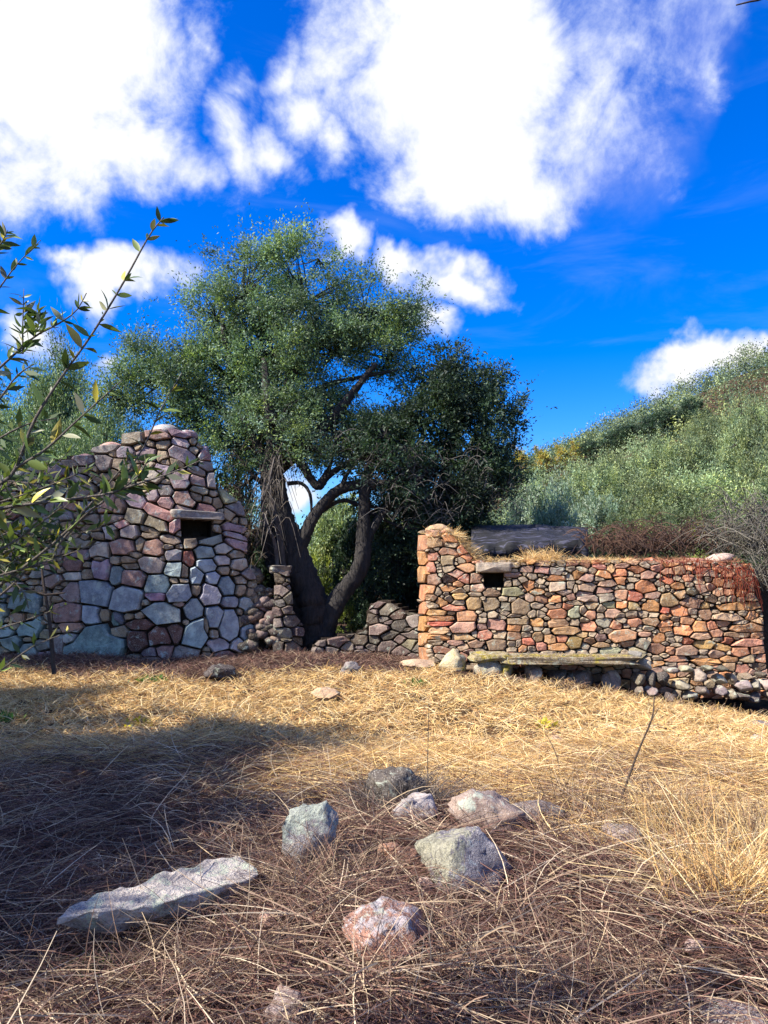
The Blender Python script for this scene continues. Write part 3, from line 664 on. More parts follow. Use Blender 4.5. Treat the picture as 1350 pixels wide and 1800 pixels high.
for k, e in enumerate(parse('''370,980,110,90 C;420,1050,110,90 W;830,1120,120,130 W;980,1150,100,85 W;700,1200,130,75 W;560,1150,110,130 D;860,1240,110,90 V;985,1240,90,80 V;1160,1200,120,110 W;1250,1205,90,90 W;1330,1190,80,100 W;770,1280,130,70 G;1140,1280,110,70 D;1240,1290,100,80 D;400,1240,70,70 P;390,1160,110,100 G;620,1090,100,60 G;740,1080,90,50 T;1080,1150,80,90 T;480,1150,80,120 D;480,1240,90,90 G;620,1280,120,70 D;1060,1265,90,80 T;1180,1130,100,50 T;1300,1120,90,50 D;1350,1270,80,80 G;900,1070,110,50 G;1010,1080,100,50 D;1420,1200,90,100 W;1500,1230,90,110 G;1420,1290,90,80 D''')):
    px, py = 1030 + e[0] / 4.2188, 920 + e[1] / 4.2188
    rb('stone', px, py, e[2] / 4.2188, e[3] / 4.2188, 10.78 - .06 * (py > 1200) + .1 * (py < 1170), .2, M_STONE, tint(e[4])[:3], proot, 140 + k, sub=3, rough=.07, cuts=18, soft=1.0, rot=rng.normal(0, .1))
# ---------------- low dry stone wall and pillar in the gap
LOW = Face([(-1.75, 12.35), (-.9, 12.75), (.05, 12.7), (.9, 12.3)], 1)
TONE = np.array([.50, .45, .40]); GREY = .5  # stone tones darkened to stand in for shade under the tree
wroot = thing('dry_stone_wall', (-.2, 12.8, .2), 'low tumbled dry stone wall in the shade between trunk and cottage', 'wall')
rubble_wall(wroot, LOW, [(548, 1150), (560, 1126), (600, 1118), (640, 1110), (648, 1068), (665, 1056), (690, 1060), (712, 1076), (738, 1080), (742, 1190), (548, 1180)], [], [], M_STONE, fill=(25, 14), fill_cols='GVTTGW', proud=(.03, .09), gap=1.0, fill_tries=2500, thick=.4)
PIL = Face([(-2.05, 13.5), (-2.0, 12.75), (-1.86, 12.62), (-1.62, 12.62), (-1.5, 12.75), (-1.35, 12.9)], 1)
qroot = thing('stone_pillar', (-1.75, 12.8, .2), 'narrow grey stone gate pillar with flat cap beside the olive trunk', 'pillar')
rubble_wall(qroot, PIL, [(482, 1005), (508, 1005), (512, 1070), (528, 1095), (532, 1160), (482, 1160)], [], [], M_STONE, fill=(22, 15), fill_cols='VGWGT', proud=(.02, .09), fill_tries=900, thick=.35)
c = P(492, 1001, 12.85); block('cap_stone', c, (.19, .22, .06), .2, M_STONE, (.20, .185, .17), qroot, 31, rough=.3)

# stones tumbled from the tall ruin towards the pillar
hroot = thing('rubble_heap', tuple(P(468, 1130, 13.2)), 'sloping heap of dark tumbled stones and earth between tall ruin and pillar', 'rubble')
for k in range(46):
    t_ = rng.random(); px = 436 + 52 * t_ + rng.normal(0, 5); py = 985 + 75 * t_ + (1140 - 985 - 75 * t_) * rng.random(); Yd = 13.0 - .35 * (py - 985) / 155
    w = rng.uniform(16, 34); rb('stone', px, py, w, w * rng.uniform(.55, .85), Yd, .16, M_STONE, tint('GTVD'[rng.integers(4)])[:3], hroot, 400 + k, sub=2, rough=.12, rot=rng.normal(0, .5), cuts=9)
g = Geo(); vv, ff = rock_geo((.30, .4, .75), sub=3, seed=77, rough=.15); g.add(vv, None, ff); eo = link('earth', g.mesh('earth', M_CORE), hroot, P(466, 1120, 13.2) - Vector(hroot.location))
TONE = np.array([1., 1., 1.]); GREY = .2
# ------------------------------------------------------------------ foliage
def rand_dirs(n):
    v = rng.normal(size=(n, 3)); return v / (np.linalg.norm(v, axis=1, keepdims=True) + 1e-9)
def leaves_geo(pos, d, length, width, col):
    """diamond leaves with a slight fold"""
    n = len(pos); length = np.broadcast_to(length, (n,))[:, None]; width = np.broadcast_to(width, (n,))[:, None]
    side = np.cross(d, rand_dirs(n)); side /= np.linalg.norm(side, axis=1, keepdims=True) + 1e-9
    v = np.stack([pos, pos + d * length * .45 + side * width * .5, pos + d * length, pos + d * length * .45 - side * width * .5], 1).reshape(-1, 3)
    q = np.arange(4 * n).reshape(n, 4)
    return v, q, np.repeat(col, 4, 0)
def crown(name, lobes, n_leaf, leaf, cols, mat, parent, per=60, spread=.30, shell=.45, droop=0.0, L=None):
    """lobes: (x,y,z,rx,ry,rz,weight)"""
    L = np.array(parent.location) if L is None else L
    lobes = np.array(lobes, float); w = lobes[:, 6] * (lobes[:, 3] * lobes[:, 4] * lobes[:, 5]) ** .75; w /= w.sum()
    nc = max(8, int(n_leaf / per)); idx = rng.choice(len(lobes), nc, p=w)
    ns = 15; sd_ = rand_dirs(len(lobes) * ns).reshape(len(lobes), ns, 3); sr_ = rng.uniform(.45, 1.02, (len(lobes), ns))
    si = rng.integers(ns, size=nc); sc_ = sd_[idx, si] * sr_[idx, si][:, None]
    d = rand_dirs(nc); rad = rng.random(nc) ** shell
    cp = lobes[idx, :3] + lobes[idx, 3:6] * (sc_ + d * (rad * .29)[:, None])
    d = sc_ * .7 + d * .5; d /= np.linalg.norm(d, axis=1, keepdims=True) + 1e-9
    sub_t = rng.uniform(.58, 1.42, (len(lobes), ns))[idx, si][:, None]
    cols = np.array(cols, float)
    ccol = cols[rng.integers(len(cols), size=nc)] * rng.uniform(.8, 1.2, (nc, 1)) * sub_t
    cdir = d * .7 + rand_dirs(nc) * .5 + np.array([0, 0, .35 - droop]); cdir /= np.linalg.norm(cdir, axis=1, keepdims=True)
    # each clump is a few twigs with leaves along them
    nt = 6
    tdir = cdir[:, None] + rand_dirs(nc * nt).reshape(nc, nt, 3) * .85; tdir /= np.linalg.norm(tdir, axis=2, keepdims=True)
    k = max(1, per // nt)
    s = rng.random((nc, nt, k)) * spread * rng.uniform(.6, 1.5, (nc, nt, 1)) * np.where(rng.random((nc, nt, 1)) < .10, 2.0, 1.0)
    pos = cp[:, None, None] + tdir[:, :, None] * s[..., None] + rng.normal(0, spread * .10, (nc, nt, k, 3))
    dl = tdir[:, :, None] * .8 + rand_dirs(nc * nt * k).reshape(nc, nt, k, 3) * .8
    dl /= np.linalg.norm(dl, axis=3, keepdims=True)
    pos = pos.reshape(-1, 3); dl = dl.reshape(-1, 3); n = len(pos)
    lc = np.repeat(ccol, nt * k, 0) * rng.uniform(.75, 1.25, (n, 1))
    ln = leaf[0] * rng.uniform(.6, 1.3, n); wd = leaf[1] * rng.uniform(.7, 1.3, n)
    v, q, c = leaves_geo(pos, dl, ln, wd, lc)
    o = link(name, fast_mesh(name, v - L, q, mat, False, c), parent)
    return o, cp, lobes[idx, :3]

def tree_limbs(name, limbs, parent, mat, twigs=None, tw_r=.012):
    g = Geo(); L = np.array(parent.location)
    for pts, r0, r1, *o in limbs:
        n = max(12, len(pts) * 11); c_ = spline(pts, n); c_ = c_ + (rng.normal(0, .028, (n, 3)) * np.linspace(r0, r1, n)[:, None]); g.tube(c_ - L, np.linspace(r0, r1, n), 14, rough=.11, c=o[0] if o else (1, 1, 1))
    return link(name, g.mesh(name, mat), parent)
def twig_mesh(name, src, dst, parent, mat, r=.012, sides=3):
    g = Geo(); L = np.array(parent.location)
    for a, b in zip(src, dst):
        m_ = (a + b) / 2 + rng.normal(0, .10, 3) * np.linalg.norm(b - a) * .7
        g.tube(spline([a, m_, b], 6) - L, np.linspace(r * 1.5, r * .4, 6), sides, cap=False)
    return tag(link(name, g.mesh(name, mat), parent), kind='stuff')
def px_lobes(lst, Y, dy=.9):
    out = []
    for e in lst:
        px, py, rx, ry = e[:4]; w = e[4] if len(e) > 4 else 1; yy = Y + (e[5] if len(e) > 5 else 0)
        p = P(px, py, yy); s = yy / F
        out.append((*p, rx * s, (rx + ry) / 2 * s * dy, ry * s, w))
    return out

OLIVE = [(.105, .165, .075), (.085, .14, .065), (.16, .23, .10), (.13, .19, .13), (.20, .26, .085), (.065, .105, .055), (.16, .22, .15)]
DARK = [(.030, .055, .030), (.038, .065, .035), (.025, .045, .028), (.05, .08, .04)]  # dark greens; the shading on the oak is put into the tone
SILVER = [(.20, .26, .18), (.16, .22, .15), (.24, .28, .20), (.13, .19, .12)]
HILLC = [(.18, .23, .11), (.135, .18, .08), (.25, .30, .15), (.10, .145, .08), (.26, .29, .10)]
YELLOW = [(.44, .38, .07), (.36, .30, .06), (.24, .26, .07), (.36, .22, .06)]
BROWN = [(.10, .06, .035), (.13, .085, .045), (.08, .05, .03)]

# main olive
TY = 14.2
olive = thing('olive_tree', tuple(P(560, 1118, 13.4)), 'big old olive tree with twisted dark trunks between the two ruins', 'tree')
lob = px_lobes([(430, 520, 95, 80), (540, 530, 110, 90), (640, 545, 85, 80), (380, 560, 60, 60), (700, 575, 48, 48, .8), (480, 620, 120, 80), (400, 660, 110, 75), (290, 665, 85, 55), (225, 665, 50, 40), (590, 620, 90, 60), (680, 630, 60, 45),
                (540, 720, 85, 60), (450, 740, 95, 55), (600, 770, 90, 38, .9), (350, 740, 60, 40, .9), (560, 455, 70, 30, .45), (420, 450, 50, 28, .4), (500, 800, 70, 30, .6), (260, 640, 50, 40, .5), (200, 700, 40, 50, .7), (720, 540, 40, 40, .4), (420, 800, 45, 40, .6), (640, 780, 60, 35, .8), (560, 710, 70, 50, .7), (470, 770, 80, 40, .8), (600, 760, 70, 34, .8), (400, 780, 60, 50, .8, -.5), (432, 850, 42, 55, .55, -.5), (355, 745, 50, 40, .6, -.3), (540, 785, 70, 36, .9, -.9), (490, 740, 90, 50, .9, -1.0), (620, 800, 45, 26, .7, -.7)], TY, 1.1)
_, cp, src = crown('crown', lob, 215000, (.066, .023), OLIVE, M_LEAF, olive, per=54, spread=.34, shell=.55)
def PP(lst, Y): return [tuple(P(e[0], e[1], Y + (e[2] if len(e) > 2 else 0))) for e in lst]
limbs = [(PP([(556, 1135), (548, 1060), (520, 980), (492, 900), (482, 830), (480, 760), (470, 690), (465, 630)], 13.45), .34, .05),
         (PP([(548, 1130), (520, 1050), (484, 990), (470, 920), (470, 850), (455, 790), (420, 720)], 13.55), .22, .05),
         (PP([(562, 1135), (590, 1060), (632, 1000), (640, 930), (642, 860), (655, 810, .2), (690, 770, .5), (740, 730, .8)], 13.35), .20, .03),
         (PP([(512, 1010), (532, 950), (554, 905), (590, 865), (640, 850), (690, 848), (740, 820)], 13.35), .13, .06),
         (PP([(482, 830), (520, 790), (575, 745), (620, 690), (660, 640)], 13.7), .15, .05),
         (PP([(478, 780), (500, 700), (530, 620), (560, 550)], 13.9), .13, .04),
         (PP([(475, 770), (430, 690), (400, 620), (390, 560)], 13.9), .12, .04),
         (PP([(470, 800), (400, 730), (330, 690), (260, 665)], 14.0), .11, .04),
         (PP([(520, 800), (545, 840), (560, 855), (575, 838), (610, 815), (650, 800)], 13.5), .085, .05),
         (PP([(548, 690), (590, 672), (640, 662), (700, 650)], 13.9), .06, .025),
         (PP([(545, 690), (590, 720), (650, 740), (690, 770)], 13.8), .05, .02),
         (PP([(555, 905), (600, 880), (640, 890), (700, 895)], 13.5), .05, .02),
         (PP([(600, 858), (612, 830), (640, 800), (668, 780)], 13.3), .045, .02),
         (PP([(630, 980), (655, 930), (690, 880), (730, 850), (770, 800)], 13.35), .10, .03),
         (PP([(500, 905), (470, 860), (440, 830), (410, 790)], 13.5), .06, .02),
         (PP([(560, 850), (580, 820), (585, 790), (600, 760)], 13.5), .045, .02),
         (PP([(640, 900), (660, 905), (700, 925), (735, 930)], 13.4), .035, .015),
         (PP([(505, 850), (530, 850), (545, 870), (548, 910)], 13.3), .04, .02),
         (PP([(500, 1010), (490, 930), (475, 860), (480, 800)], 13.1), .055, .03, (2.4, 2.3, 2.2)),
         (PP([(488, 1020), (484, 960), (462, 900), (466, 840)], 13.05), .04, .02, (3.2, 3.1, 3.0))]
tree_limbs('trunk', limbs, olive, M_BARK)
sel = rng.choice(len(cp), 900, replace=False)
twig_mesh('twigs', src[sel], cp[sel], olive, M_BARK, .013)

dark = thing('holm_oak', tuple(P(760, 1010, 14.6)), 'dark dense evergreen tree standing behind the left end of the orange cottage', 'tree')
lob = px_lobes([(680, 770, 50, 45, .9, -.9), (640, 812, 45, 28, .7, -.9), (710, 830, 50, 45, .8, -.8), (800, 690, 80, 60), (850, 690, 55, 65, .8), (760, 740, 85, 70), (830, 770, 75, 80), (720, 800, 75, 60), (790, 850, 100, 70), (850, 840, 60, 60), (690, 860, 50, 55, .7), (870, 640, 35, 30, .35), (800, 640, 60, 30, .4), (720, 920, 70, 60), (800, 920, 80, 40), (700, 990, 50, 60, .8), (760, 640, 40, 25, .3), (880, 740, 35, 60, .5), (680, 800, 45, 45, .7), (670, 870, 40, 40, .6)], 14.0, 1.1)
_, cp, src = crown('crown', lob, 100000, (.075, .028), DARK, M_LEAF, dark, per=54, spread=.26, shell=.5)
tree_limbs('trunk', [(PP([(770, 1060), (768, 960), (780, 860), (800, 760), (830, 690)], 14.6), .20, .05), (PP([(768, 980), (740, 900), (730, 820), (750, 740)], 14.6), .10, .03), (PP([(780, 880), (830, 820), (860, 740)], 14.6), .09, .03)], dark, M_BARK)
sel = rng.choice(len(cp), 350, replace=False); twig_mesh('twigs', src[sel], cp[sel], dark, M_BARK, .012)

# shrubs: a handful of kinds, copied
def shrub_kind(cols, n, leaf, open_=.5, tall=1.0, seed=0):
    """unit shrub, about 2 m wide and 2*tall high, base at the origin"""
    r = np.random.default_rng(seed)
    lb = []
    for k in range(11):
        a_ = r.uniform(0, 6.28); rr = r.uniform(.1, .72); zz = r.uniform(.45, 1.5) * tall
        if zz > 1.15 * tall: rr *= .55
        lb.append((math.cos(a_) * rr, math.sin(a_) * rr, zz, r.uniform(.28, .5), r.uniform(.28, .5), r.uniform(.25, .45) * tall ** .5, 1))
    class Dm: location = (0, 0, 0)
    root = link('proto', None)
    co, cp, src = crown('crown', lb, n, leaf, cols, M_LEAF, root, per=48, spread=.2, shell=open_)
    g = Geo()
    for k, l in enumerate(lb[:8]):
        g.tube(spline([(l[0] * .1, l[1] * .1, -.15), (l[0] * .4, l[1] * .35, l[2] * .45), (l[0], l[1], l[2])], 8), np.linspace(.05, .012, 8), 5)
    for a_, b_ in list(zip(src, cp))[:120]:
        g.tube(spline([a_, (a_ + b_) / 2 + rng.normal(0, .05, 3), b_], 4), np.linspace(.012, .004, 4), 3, cap=False)
    tr = g.mesh('trunk', M_BARK)
    bpy.data.objects.remove(root); me = co.data; bpy.data.objects.remove(co)
    return me, tr
KINDS = {'hill': [shrub_kind(HILLC, 15000, (.075, .026), .5, 1.0, s) for s in (1, 2, 3, 4)],
         'hilltree': [shrub_kind([tuple(np.array(c_) * f_) for c_ in HILLC], 34000, (.042, .014), .5, .85, sd) for sd, f_ in ((31, 1.1), (32, .70), (33, 1.4))],
         'tree': [shrub_kind(OLIVE[:5] + HILLC[:2], 64000, (.036, .0125), .6, 1.0, s) for s in (21, 22)],
         'silver': [shrub_kind(SILVER, 14000, (.08, .022), .5, .9, s) for s in (5, 6)],
         'darks': [shrub_kind(DARK, 9000, (.09, .035), .5, 1.0, s) for s in (7, 8)],
         'yellow': [shrub_kind(YELLOW, 6000, (.09, .04), .5, .9, s) for s in (9,)],
         'lime': [shrub_kind([(.22, .25, .035), (.17, .21, .04), (.12, .15, .04)], 5000, (.085, .04), .5, .9, 10)],
         'brown': [shrub_kind(BROWN + [(.08, .07, .05)], 4500, (.09, .02), .6, .8, 11)]}
def shrub(kind, px, top, Y, w_px, label, cat='shrub', group=None, name='olive_shrub', base=None):
    b = P(px, top, Y); z0 = float(gz(b.x, Y)) if base is None else base
    H = max(.5, b.z - z0); W = w_px * Y / F
    o = thing(name, (b.x, Y, z0), label, cat, group)
    me, tr = KINDS[kind][rng.integers(len(KINDS[kind]))]
    k1 = W / 2.0; k2 = H / 1.85
    o.rotation_euler = (0, 0, rng.uniform(0, 6.28)); o.scale = (k1, k1, k2)
    link('crown', me, o); link('trunk', tr, o)
    return o
HG = 'olive shrubs covering the hillside'; HL = 'grey green olive shrub in the thick scrub covering the hillside'
for px, top, Y, w in [(940, 800, 26, 110), (1010, 790, 28, 120), (1080, 762, 27, 130), (1150, 748, 26, 130), (1215, 722, 26, 140), (1280, 690, 26, 140), (1345, 662, 25, 150), (1400, 640, 25, 150), (1050, 790, 22, 120), (1180, 775, 21, 150),
                      (1120, 806, 18.5, 150), (1190, 800, 18.0, 160), (1270, 760, 18.5, 170), (1345, 735, 18, 170), (1250, 850, 16.6, 140), (1330, 840, 16.2, 150), (1160, 860, 16.8, 130), (1100, 870, 17, 110), (1410, 760, 17.5, 170), (1310, 670, 34, 130), (1240, 705, 34, 120)]:
    shrub('hilltree', px, top, Y, w * (1.35 if Y < 24 else 1.1), HL, group=HG)
SG = 'silvery shrubs behind the roof slab'
for px, top, Y, w, lb in [(945, 828, 18, 120, 'tall silvery shrub directly above the middle of the dark roof slab'), (1005, 822, 18.6, 130, 'tall silvery shrub above the right end of the dark roof slab'), (975, 860, 16.2, 140, 'low broad silvery shrub right behind the dark roof slab'), (1050, 850, 17.4, 120, 'silvery shrub between roof slab and brown bramble thicket'), (890, 860, 17, 100, 'silvery shrub at the right foot of the dark evergreen tree'), (900, 905, 15.4, 90, 'lowest silvery shrub peeping over the top of the roof slab')]:
    shrub('silver', px, top, Y, w, lb, group=SG, name='willow_shrub')
DG = 'dark trees along the ridge'
for k, (px, top, Y, w) in enumerate([(1040, 772, 43, 60), (1072, 756, 43, 60), (1105, 742, 43, 64), (1140, 728, 43, 64), (1172, 714, 43, 68), (1208, 698, 43, 74)]):
    shrub('darks', px, top, Y, w, ['leftmost small dark tree on the ridge, next to the yellow shrubs', 'second dark ridge tree from the yellow shrubs', 'third dark ridge tree from the yellow shrubs', 'fourth dark ridge tree from the yellow shrubs', 'fifth dark ridge tree from the yellow shrubs, left of the white cloud', 'rightmost dark ridge tree, just under the white cloud'][k], group=DG, name='ridge_tree', cat='tree')
for px, top, Y, w, lb in [(914, 778, 44, 50, 'leftmost yellow shrub on the skyline, touching the dark evergreen tree'), (952, 782, 44, 50, 'second yellow shrub from the dark evergreen tree on the skyline'), (987, 780, 44, 44, 'third yellow shrub from the dark evergreen tree on the skyline'), (1014, 774, 44, 36, 'rightmost yellow shrub on the skyline beside the first dark ridge tree')]:
    shrub('yellow', px, top, Y, w, lb, group='yellow shrubs on the skyline', name='yellow_shrub')
for px, top, Y, w, lb in [(1085, 898, 15.2, 70, 'small yellow green shrub behind the wall top right of the roof slab'), (1235, 905, 15.0, 100, 'lime green shrub above the loose pink slab on the cottage wall'), (565, 960, 17.5, 90, 'lime green shrub glimpsed through the fork of the olive trunks'), (620, 1020, 15.5, 60, 'small yellow green shrub low behind the right olive trunk')]:
    shrub('lime', px, top, Y, w, lb, name='leafy_shrub')
for px, top, Y, w, lb in [(420, 800, 13.9, 110, 'brown withered shrub between the ruined house and the olive trunk'), (400, 860, 14.6, 90, 'low withered brown shrub behind the right edge of the tall ruin')]:
    shrub('brown', px, top, Y, w, lb, name='withered_shrub')
for px, top, Y, w, lb in [(600, 862, 19, 150, 'green shrub seen through the arch of olive branches'), (680, 900, 18, 140, 'green shrub in shade right of the olive trunks'), (540, 930, 21, 120, 'green shrub far behind the olive trunk')]:
    shrub('hill', px, top, Y, w, lb)
for px, top, Y, w, lb in [(95, 622, 22, 170, 'bushy olive tree behind the left ruin at the picture edge'), (190, 660, 20, 150, 'leafy olive tree rising behind the stepped top of the left ruin'), (20, 690, 19, 180, 'pale olive tree behind the far left of the tall ruin'), (130, 720, 17.5, 150, 'low olive bush just above the broken left wall top'), (-60, 640, 20, 190, 'tall olive tree cut off by the left picture edge')]:
    shrub('tree', px, top, Y, w * 1.25, lb, name='background_olive', cat='tree')
for px, top, Y, w, lb in [(640, 880, 16.5, 120, 'dark shrub in the shade behind the low dry stone wall'), (740, 900, 15.8, 130, 'dark evergreen bush behind the left corner of the cottage'), (820, 905, 15.6, 120, 'dark evergreen bush just behind the dark roof slab'), (460, 930, 15.6, 110, 'dark bush in shade between pillar and tall ruin'), (415, 800, 15.2, 130, 'dark bush filling the gap right of the tall ruin top'), (350, 775, 16.0, 110, 'dark bush just behind the peak of the tall ruin'), (695, 920, 14.7, 120, 'added bush, dark as shade, between the leaning olive trunk and the cottage corner'), (655, 1010, 14.6, 80, 'low added bush, dark as shade, just above the low dry stone wall'), (475, 900, 14.4, 90, 'added dark bush hugging the left olive trunk behind the pillar')]:
    shrub('darks', px, top, Y, w, lb, name='dark_bush')  # bushes under the trees are added, dark leaves standing in for shade
# the thick scrub of the upper slope reads as one mass
def scrub(name, n_cl, label):
    y = rng.uniform(21, 66, n_cl); x = y * rng.uniform(.02, .66, n_cl) + rng.normal(0, .5, n_cl)
    z = gz(x, y); hgt = .3 + (.5 + .9 * sm(12, 24, x)) * 1.4 * vnoise(np.stack([x * .45, y * .45, x * 0 + 2.2], -1))
    k = 26; pal = np.array(HILLC + DARK[:2] + [(.10, .13, .07), (.06, .09, .05)])
    cc = pal[(vnoise(np.stack([x * .3, y * .3, x * 0 + 9.1], -1)) * 2.2 * len(pal)).astype(int) % len(pal)] * rng.uniform(.75, 1.25, (n_cl, 1))
    cell = vnoise(np.stack([x * .9, y * .9, x * 0 + 4.4], -1)); hgt = hgt * (.35 + 1.3 * cell); cc = cc * (.7 + .6 * cell)[:, None]
    pos = np.stack([x, y, z + hgt * rng.random(n_cl) ** .5], -1)[:, None] + rng.normal(0, .28, (n_cl, k, 3))
    d = rand_dirs(n_cl * k) + np.array([0, 0, .4]); d /= np.linalg.norm(d, axis=1, keepdims=True)
    v, q, c = leaves_geo(pos.reshape(-1, 3), d, .17 * rng.uniform(.6, 1.3, n_cl * k), .07, np.repeat(cc, k, 0) * rng.uniform(.75, 1.25, (n_cl * k, 1)))
    o = link(name, fast_mesh(name, v, q, M_LEAF, False, c)); tag(o, label, 'scrub', kind='stuff')
scrub('hillside_scrub', 6000, 'grey green scrub covering the upper hillside below the ridge')
# trees that stand left of the frame and shade the foreground
for x_, y_, h_, w_ in [(-6.7, 4.5, 6.2, 4.4), (-6.5, 2.9, 5.8, 3.8), (-6.3, 1.5, 5.2, 2.8), (-9.9, 10.2, 7.6, 4.8), (-8.6, 7.2, 5.2, 3.4)]:
    o = thing('shade_olive', (x_, y_, float(gz(x_, y_))), 'olive tree outside the left edge whose shade falls over the dry straw', 'tree', 'olives left of the meadow')
    me, tr = KINDS['hill' if y_ < 6 else 'tree'][rng.integers(2)]; o.scale = (w_ / 2, w_ / 2, h_ / 1.85); o.rotation_euler = (0, 0, rng.uniform(0, 6))
    link('crown', me, o); link('trunk', tr, o)

# brambles
def tangle(name, spots, n, length, r, col, mat, label, cat, sag=.5, rise=.8):
    root0 = P(*spots[0][:3]); o = thing(name, tuple(root0), label, cat); g = Geo(); L = np.array(root0)
    for k in range(n):
        px, py, Y, sx, sy = spots[rng.integers(len(spots))]
        p = np.array(P(px + rng.uniform(-sx, sx), py + rng.uniform(-sy, sy), Y + rng.uniform(-.5, .5)))
        d = rand_dirs(1)[0]; d[2] = abs(d[2]) * rise; d[:2] *= min(1, .35 + rise); Ln = length * rng.uniform(.5, 1.3)
        a1 = p + d * Ln * .5 + np.array([0, 0, .15 * rise * Ln]); a2 = p + d * Ln + np.array([0, 0, -sag * Ln * .5])
        g.tube(spline([p, a1, a2], 7) - L, np.linspace(r, r * .45, 7), 3, c=np.array(col[rng.integers(len(col))]) * rng.uniform(.7, 1.3), cap=False)
    m_ = g.mesh('stems', mat); link('stems', m_, o); return o
tangle('bramble', [(1090, 968, 12.6, 60, 10), (1150, 964, 12.8, 80, 14), (1220, 962, 12.6, 70, 16)], 560, .8, .008, [(.11, .06, .04), (.08, .05, .04), (.16, .09, .06)], M_STRAW, 'dead brown bramble thicket sprawling behind the cottage wall top', 'bramble')
tangle('dead_brush', [(1320, 930, 12.0, 40, 40), (1345, 990, 11.3, 22, 50), (1300, 960, 12.2, 50, 25)], 560, .8, .007, [(.15, .135, .11), (.10, .09, .07), (.21, .19, .15)], M_STRAW, 'grey leafless brush hanging over the right end of the cottage wall', 'brush')
tangle('red_creeper', [(1288, 1000, 10.93, 34, 8), (1300, 1015, 10.9, 26, 16), (1205, 990, 10.95, 40, 5)], 170, .36, .007, [(.20, .035, .02), (.15, .03, .02), (.26, .07, .03)], M_STRAW, 'rust red dried creeper hanging from the top right of the cottage wall', 'creeper', sag=1.9, rise=.1)
tangle('hanging_roots', [(486, 830, 13.0, 14, 45), (480, 900, 13.0, 14, 50)], 75, .5, .009, [(.14, .12, .10), (.22, .19, .16), (.09, .075, .06)], M_STRAW, 'shaggy ropes of dry ivy stems down the left olive trunk', 'ivy', sag=2.2)
tangle('dead_twigs', [(430, 850, 13.3, 30, 60), (440, 960, 13.0, 16, 40)], 160, .45, .006, [(.09, .07, .055), (.15, .12, .09)], M_STRAW, 'tangle of dead twigs between tall ruin and olive trunk', 'twigs')
tangle('bare_branches', [(780, 830, 13.4, 80, 35), (730, 900, 13.3, 70, 35), (850, 880, 13.6, 60, 30), (600, 790, 13.7, 60, 30), (690, 830, 13.3, 40, 40)], 620, .6, .008, [(.12, .11, .10), (.08, .075, .07), (.17, .155, .14)], M_STRAW, 'bare grey twigs under the dark evergreen crown', 'twigs')

# ------------------------------------------------------------------ rocks in the meadow
BOULD = []
def boulder(px, py, w, h, seed, mat, col, label, depth=None, lift=0.0, rot=0, base=None, group=None, name='boulder', cat='boulder', **kw):
    g = G(px, (py + h / 2) if base is None else base); s = g.y / F
    W, H = w * s / 2, h * s / 2
    c = Vector((P(px, py, g.y).x, g.y + W * .4, g.z + H * .60 + lift))
    BOULD.append((c.x, c.y - W * .25, W * 1.15, W * 1.35))
    return rock(name, c, (W * 1.1, (depth or W * 1.0), H * 1.15), rot, mat, col, label, cat, group, seed=seed, sub=4, freq=2.3, **{**kw, 'rough': kw.get('rough', .12) * 1.25, 'cuts': kw.get('cuts', 7) + 11, 'soft': 1.0})
boulder(541, 1452, 106, 158, 201, M_CAP, (.28, .28, .31), 'upright rounded grey boulder with a pale green lichen cap', rough=.07, cuts=4, tilt=(.1, .1))
boulder(818, 1503, 160, 118, 202, M_SIDE, (.28, .28, .33), 'speckled grey boulder with yellow green lichen on its left side', rough=.08, cuts=5, tilt=(.1, .35))
M_LIT_TOP = stone_mat('lit_top_stone', lichen=.2, speck=.9, bump=1.0, scale=1.4, cap=((0, 0, 1), .06, (.52, .52, .54)))  # pale upper side paints the light falling on its flat top
boulder(672, 1640, 148, 100, 203, M_LIT_TOP, (.36, .20, .15), 'flat topped reddish stone in the front grass, its top coloured as if lit', rough=.09, cuts=6, flat=.62, rot=.15, tilt=(.12, .08))
boulder(727, 1420, 82, 62, 204, M_STONE, (.38, .36, .36), 'pointed pale grey stone behind the speckled boulder', rough=.1, cuts=7, tilt=(0, -.4))
boulder(858, 1422, 120, 76, 205, M_STONE, (.30, .24, .21), 'brown grey humped stone behind the speckled boulder', rough=.1, cuts=5)
boulder(945, 1428, 90, 44, 206, M_STONE, (.17, .15, .15), 'dark low stone half hidden in straw right of the humped stone', rough=.1, cuts=5)
boulder(697, 1382, 100, 84, 207, M_STONE, (.11, .10, .09), 'dark mound shaped stone overgrown with hair like dry grass', rough=.12, cuts=3)
boulder(576, 1216, 54, 32, 208, M_STONE, (.48, .34, .22), 'flat pale orange stone lying alone on the golden grass', rough=.07, cuts=7, flat=.5, tilt=(0, .1))
boulder(1190, 1534, 56, 30, 209, M_STONE, (.48, .37, .30), 'small pale stone beside the tall golden grass', rough=.08)
boulder(1285, 1642, 34, 28, 210, M_STONE, (.46, .32, .26), 'small pinkish stone low on the right near the tussock', rough=.08)
boulder(1222, 1668, 40, 26, 211, M_STONE, (.50, .40, .37), 'small pale pink pebble left of the pinkish stone', rough=.08)
boulder(1095, 1470, 76, 46, 212, M_STONE, (.26, .22, .21), 'low grey stone by the foot of the bare stem', rough=.1)
boulder(1338, 1274, 36, 16, 213, M_STONE, (.24, .22, .21), 'dark flat stone at the right edge of the meadow', rough=.08)
boulder(1332, 1296, 26, 12, 214, M_STONE, (.50, .46, .44), 'small white stone at the right edge of the meadow', rough=.08)
boulder(980, 1302, 34, 16, 215, M_STONE, (.46, .36, .29), 'small pale stone in the middle of the golden grass', rough=.08)
boulder(615, 1172, 40, 26, 216, M_STONE, (.30, .28, .27), 'grey stone fallen in front of the low dry stone wall', rough=.1)
